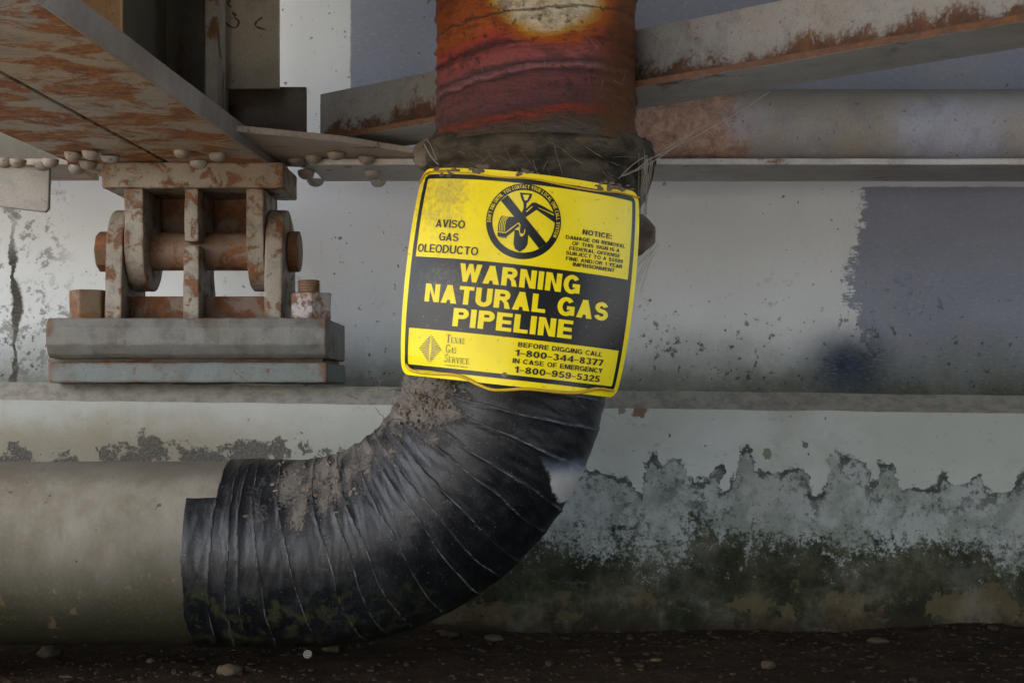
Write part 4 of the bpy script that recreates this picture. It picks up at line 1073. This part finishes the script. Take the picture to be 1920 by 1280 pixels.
sgn("bucket", many([(402, 780), (408, 680), (430, 605), (465, 556), (560, 574), (640, 578), (725, 600), (740, 700), (690, 662), (600, 722), (518, 792)],
    [(398, 790), (500, 804), (690, 672), (704, 704), (640, 770), (530, 852), (520, 888), (502, 855), (490, 882), (476, 852), (463, 880), (450, 850), (438, 870), (424, 845), (404, 856)]), M_blk, .0006)
sgn("boom", many([(745, 500), (795, 470), (885, 380), (945, 376), (976, 440), (945, 482), (795, 584), (740, 620)], [(935, 378), (1050, 432), (1185, 508), (1200, 540), (960, 442)], [(935, 470), (965, 452), (1200, 560), (1215, 665)]), M_blk, .0007)
sgn("slash", pol([(545, 270), (795, 588), (1085, 945), (980, 1020), (630, 572), (445, 345)]), M_blk, .0008)
sgn("shovel_blade_link", pol([(700, 620), (790, 610), (835, 830), (700, 800)]), M_blk, .00055)
def ylines(bm):
    def st(pts, w):
        for a, b in zip(pts, pts[1:]):
            a, b = Vector(icr(*a)), Vector(icr(*b)); d = (b - a).normalized(); n = Vector((-d.y, d.x)) * w * U; b = b + d * w * U * .5
            flat_poly(bm, [a + n, b + n, b - n, a - n])
    for k in range(4):
        x = 428 + k * 24
        st([(x, 775), (x + 2, 700), (x + 16, 630), (x + 44, 585), (x + 62, 566)], 4.5)
    st([(520, 795), (600, 735), (695, 663), (715, 690), (706, 780), (724, 842), (745, 850), (775, 812), (785, 755)], 6)
    st([(403, 786), (518, 798)], 5)
    st([(806, 508), (886, 436)], 7)
    flat_poly(bm, [icr(*p) for p in ((757, 268), (848, 272), (822, 338), (800, 352), (778, 342))])
    flat_poly(bm, [icr(*p) for p in ((640, 758), (690, 722), (700, 765))])
sgn("roundel_lines", ylines, M_yel2, .0011)
def ringtext(bm):
    txt = "DON'T DIG UNTIL YOU CONTACT YOUR LOCAL ONE CALL SYSTEM"
    a0, a1 = 187, -21
    ws = []
    for ch in txt: ws.append(.34 if ch in " 'I" else (.85 if ch in "MW" else .68))
    tot = sum(ws); acc = 0
    for ch, w_ in zip(txt, ws):
        a = R_(a0 + (a1 - a0) * (acc + w_ / 2) / tot) ; acc += w_
        if ch == ' ': continue
        rr = 462 * U; c = Vector((IC.x + rr * math.cos(a), IC.y + rr * math.sin(a))); d = Vector((math.sin(a), -math.cos(a)))
        hw = w_ / tot * R_(208) * rr * .42
        if ch == "'": hw *= .4
        letters(bm, ch, c - d * hw, c + d * hw, 50 * U, .17)
sgn("roundel_text", ringtext, M_yel2, L1, par=ring)
def hole(px, py, r, name="bolt_hole"):
    q = inv(px, py); sgn(name, lambda bm: flat_poly(bm, [(q.x + r * math.cos(i * .5236), q.y + r * math.sin(i * .5236)) for i in range(12)]), M_pin, .0012)
hole(946, 703, .0042)

# dirt clods caught along the sign's top edge
def top_dirt(bm):
    rnd = random.Random(5)
    for px, py, n in ((835, 322, 16), (980, 322, 8), (1150, 352, 16), (1128, 348, 8), (905, 316, 10)):
        for i in range(n):
            q = inv(px + rnd.gauss(0, 12), py + rnd.gauss(0, 3.5)); p = bend(q.x, q.y, .001); s_ = rnd.uniform(.0012, .0035)
            g = bmesh.ops.create_icosphere(bm, subdivisions=2, radius=1, matrix=Matrix.Translation(p) @ Matrix.Diagonal((s_ * 1.8, s_ * .7, s_, 1)))
            for v in g['verts']: v.co += mn.noise_vector(v.co * 300) * .0015
bm = bmesh.new(); top_dirt(bm); tag(from_bm("caught_dirt", bm, sign, M_dirt, True), kind="stuff")

# tie wires
def wire(name, pts, label, r=.0022, out=.004):
    q = []
    for px, py in pts:
        s_, t = inv(px, py); s_ = max(-SH - .02, min(SH + .02, s_)); q.append(bend(s_, t, out))
    sm = []
    for i in range(len(q) - 1):
        p0, p1, p2, p3 = q[max(i - 1, 0)], q[i], q[i + 1], q[min(i + 2, len(q) - 1)]
        for k in range(8):
            t = k / 8; sm.append(.5 * ((2 * p1) + (p2 - p0) * t + (2 * p0 - 5 * p1 + 4 * p2 - p3) * t * t + (3 * p1 - p0 - 3 * p2 + p3) * t ** 3))
    sm.append(q[-1])
    base = thing(name, sm[0], label, "wire"); bm = bmesh.new(); tube(bm, sm, r, 8); from_bm("strand", bm, base, M_wire, True)
wire("tie_wire", [(764, 684), (775, 694), (800, 699), (850, 702), (872, 708), (900, 722), (930, 731), (985, 729), (1040, 734), (1080, 736), (1115, 728), (1146, 732)], "yellow coated wire sagging across the bottom edge of the sign", .0023)
wire("tie_wire", [(789, 345), (800, 328), (818, 323), (870, 325), (930, 332), (1000, 336), (1060, 348), (1110, 357), (1160, 362), (1196, 371)], "orange-yellow wire stretched across the top edge of the sign", .0014, .003)
# ------------------------------------------------------------------ cobwebs
def cobweb(bm):
    rnd = random.Random(9)
    def strand(a, b, sag, r, n=14):
        pts = []
        for i in range(n + 1):
            t = i / n; p = a.lerp(b, t); p.z -= sag * 4 * t * (1 - t); pts.append(p)
        tube(bm, pts, r, 4)
    e = P(1444, 171, 2.27); s0 = P(1215, 300, 2.28)
    strand(s0, e, .006, .0009); strand(P(1190, 322, 2.2), P(1300, 248, 2.27), .004, .0007); strand(P(1225, 296, 2.28), P(1330, 232, 2.27), -.003, .0006)
    strand(P(1165, 330, 2.17), s0, .004, .0013); strand(P(1160, 335, 2.16), P(1214, 292, 2.27), -.004, .0009)
    strand(P(1192, 210, 2.3), P(1330, 190, 2.4), .004, .0004); strand(P(795, 270, 2.2), P(822, 308, 2.17), .004, .0011); strand(P(800, 262, 2.2), P(818, 300, 2.16), -.004, .0008)
    for i in range(26):
        strand(P(1214 + rnd.gauss(0, 8), 300 + rnd.gauss(0, 8), 2.26 + rnd.uniform(-.03, .03)), P(1195 + rnd.uniform(0, 18), rnd.uniform(380, 420), 2.26 + rnd.uniform(-.03, .02)), rnd.uniform(-.004, .006), rnd.uniform(.0002, .0005), 8)
    for i in range(10):
        strand(P(1225 + rnd.gauss(0, 4), 460 + rnd.gauss(0, 6), 2.3), P(1188 + rnd.uniform(0, 12), rnd.uniform(490, 560), 2.3), rnd.uniform(-.004, .004), .0003, 8)
    # fluff over the collar's near face
    for i in range(25):
        px = rnd.uniform(830, 1195); py = rnd.uniform(262, 322); D = 2.34 - math.sqrt(max(.001, .172 ** 2 - ((px - 1003) * K) ** 2)) - rnd.uniform(.0, .006); a = rnd.gauss(-.5, .6); L = rnd.uniform(.008, .05)
        c = P(px, py, D); strand(c, c + Vector((math.cos(a) * L, .0, math.sin(a) * L)), rnd.uniform(-.002, .004), rnd.uniform(.00012, .0003), 6)
    for a, b, c, d in ((1095, 60, 1122, 92), (1131, 150, 1127, 168), (1150, 150, 1166, 158), (1166, 158, 1172, 140), (900, 110, 905, 135), (1020, 110, 1022, 128)):
        D = 2.34 - math.sqrt(.172 ** 2 - min(.028, (((a - 1005) * K) ** 2))) - .002
        strand(P(a, b, D), P(c, d, D + .001), .001, .00025, 5)
bm = bmesh.new(); cobweb(bm); tag(from_bm("cobweb", bm, None, M_silk), "dusty cobweb strands strung from the pipe collar up to the brace", "cobweb", kind="stuff")

# ------------------------------------------------------------------ small things on the dirt
def gz_at(x, y): return .020 * (mn.noise(Vector((x * 2.2, y * 3, 0))) + .5 * mn.noise(Vector((x * 7, y * 9, 3)))) + .008 * mn.noise(Vector((x * 28, y * 34, 1))) + .02
def stone(px, py, w_, label, i, name="pebble", cat="pebble", fl=.65, mat=None):
    D = 2.4
    for _ in range(20):
        x = X(px, D); D = (H - gz_at(x, D) - .004) * F / (py - 740); D = max(1.9, min(2.7, D))
    bm = bmesh.new(); bmesh.ops.create_icosphere(bm, subdivisions=3, radius=1); r = w_ / 2 / F * D
    for v in bm.verts:
        v.co *= 1 + .28 * mn.noise(v.co * 1.3 + Vector((i * 5, 0, 0))) + .08 * mn.noise(v.co * 4 + Vector((i, 0, 0)))
        v.co = Vector((v.co.x * r, v.co.y * r * .8, v.co.z * r * fl)) + Vector((X(px, D), D, H - (py - 740) / F * D))
    o = from_bm(name, bm, None, mat or M_peb, True)
    c = Vector((X(px, D), D, gz_at(X(px, D), D))); o.data.transform(Matrix.Translation(-c)); o.location = c
    tag(o, label, cat, "pebbles on the dirt")
stone(92, 1222, 40, "pale brown pebble on the dirt under the bare pipe at left", 1)
stone(430, 1256, 42, "rounded pebble on the dirt below the left edge of the tape", 2)
stone(620, 1216, 30, "small brown pebble right of the round cap under the elbow", 3)
stone(1440, 1246, 26, "palest small pebble on the dirt at lower right", 4)
stone(925, 1196, 34, "flat dark stone at the foot of the stained ledge, nearest the elbow", 5, fl=.4)
stone(1645, 1202, 40, "flat brown stone at the foot of the stained ledge, far right", 6, fl=.4)
stone(1230, 1236, 24, "thin dry brown chip on the dirt between elbow and palest pebble", 7, fl=.25, mat=M_leaf)
stone(283, 1238, 16, "tiny pebble on the dirt between the two left pebbles", 8)
bm = bmesh.new(); rnd = random.Random(21)
for i in range(1500):
    y = rnd.uniform(2.2, 2.745); x = rnd.uniform(-1.05, 1.05); r = rnd.uniform(.001, .004) * (2.4 if rnd.random() < .05 else 1)
    g = bmesh.ops.create_icosphere(bm, subdivisions=1, radius=1, matrix=Matrix.Translation((x, y, gz_at(x, y) + r * .2)) @ Matrix.Rotation(rnd.uniform(0, 6), 4, 'Z') @ Matrix.Diagonal((r * rnd.uniform(1, 2.4), r, r * .7, 1)))
tag(from_bm("dirt_crumbs", bm, None, simple("crumb_dirt", (.032, .019, .009))), "loose dark crumbs of dirt scattered along the foot of the ledge", "dirt crumbs", kind="stuff")
bc = P(577, 1226, 2.27); bc.z = H - (1226 - 740) / F * 2.27
cap = thing("bottle_cap", bc, "tiny ringed bottle cap lying on the dirt below the elbow", "bottle cap")
def capf(bm):
    t = Vector((0, -.85, .5)).normalized(); a = bc + t * .002
    cyl(bm, bc, a, .0075, 21, .0068)
solid("cap_shell", capf, cap, M_cap, bev=.0005)
def capr(bm):
    t = Vector((0, -.85, .5)).normalized(); u = t.orthogonal().normalized(); v = t.cross(u)
    for r in (.006, .003):
        tube(bm, [bc + t * .0024 + (u * math.cos(q) + v * math.sin(q)) * r for q in [2 * math.pi * i / 20 for i in range(21)]], .0004, 5)
bm = bmesh.new(); capr(bm); from_bm("cap_rings", bm, cap, M_silk)
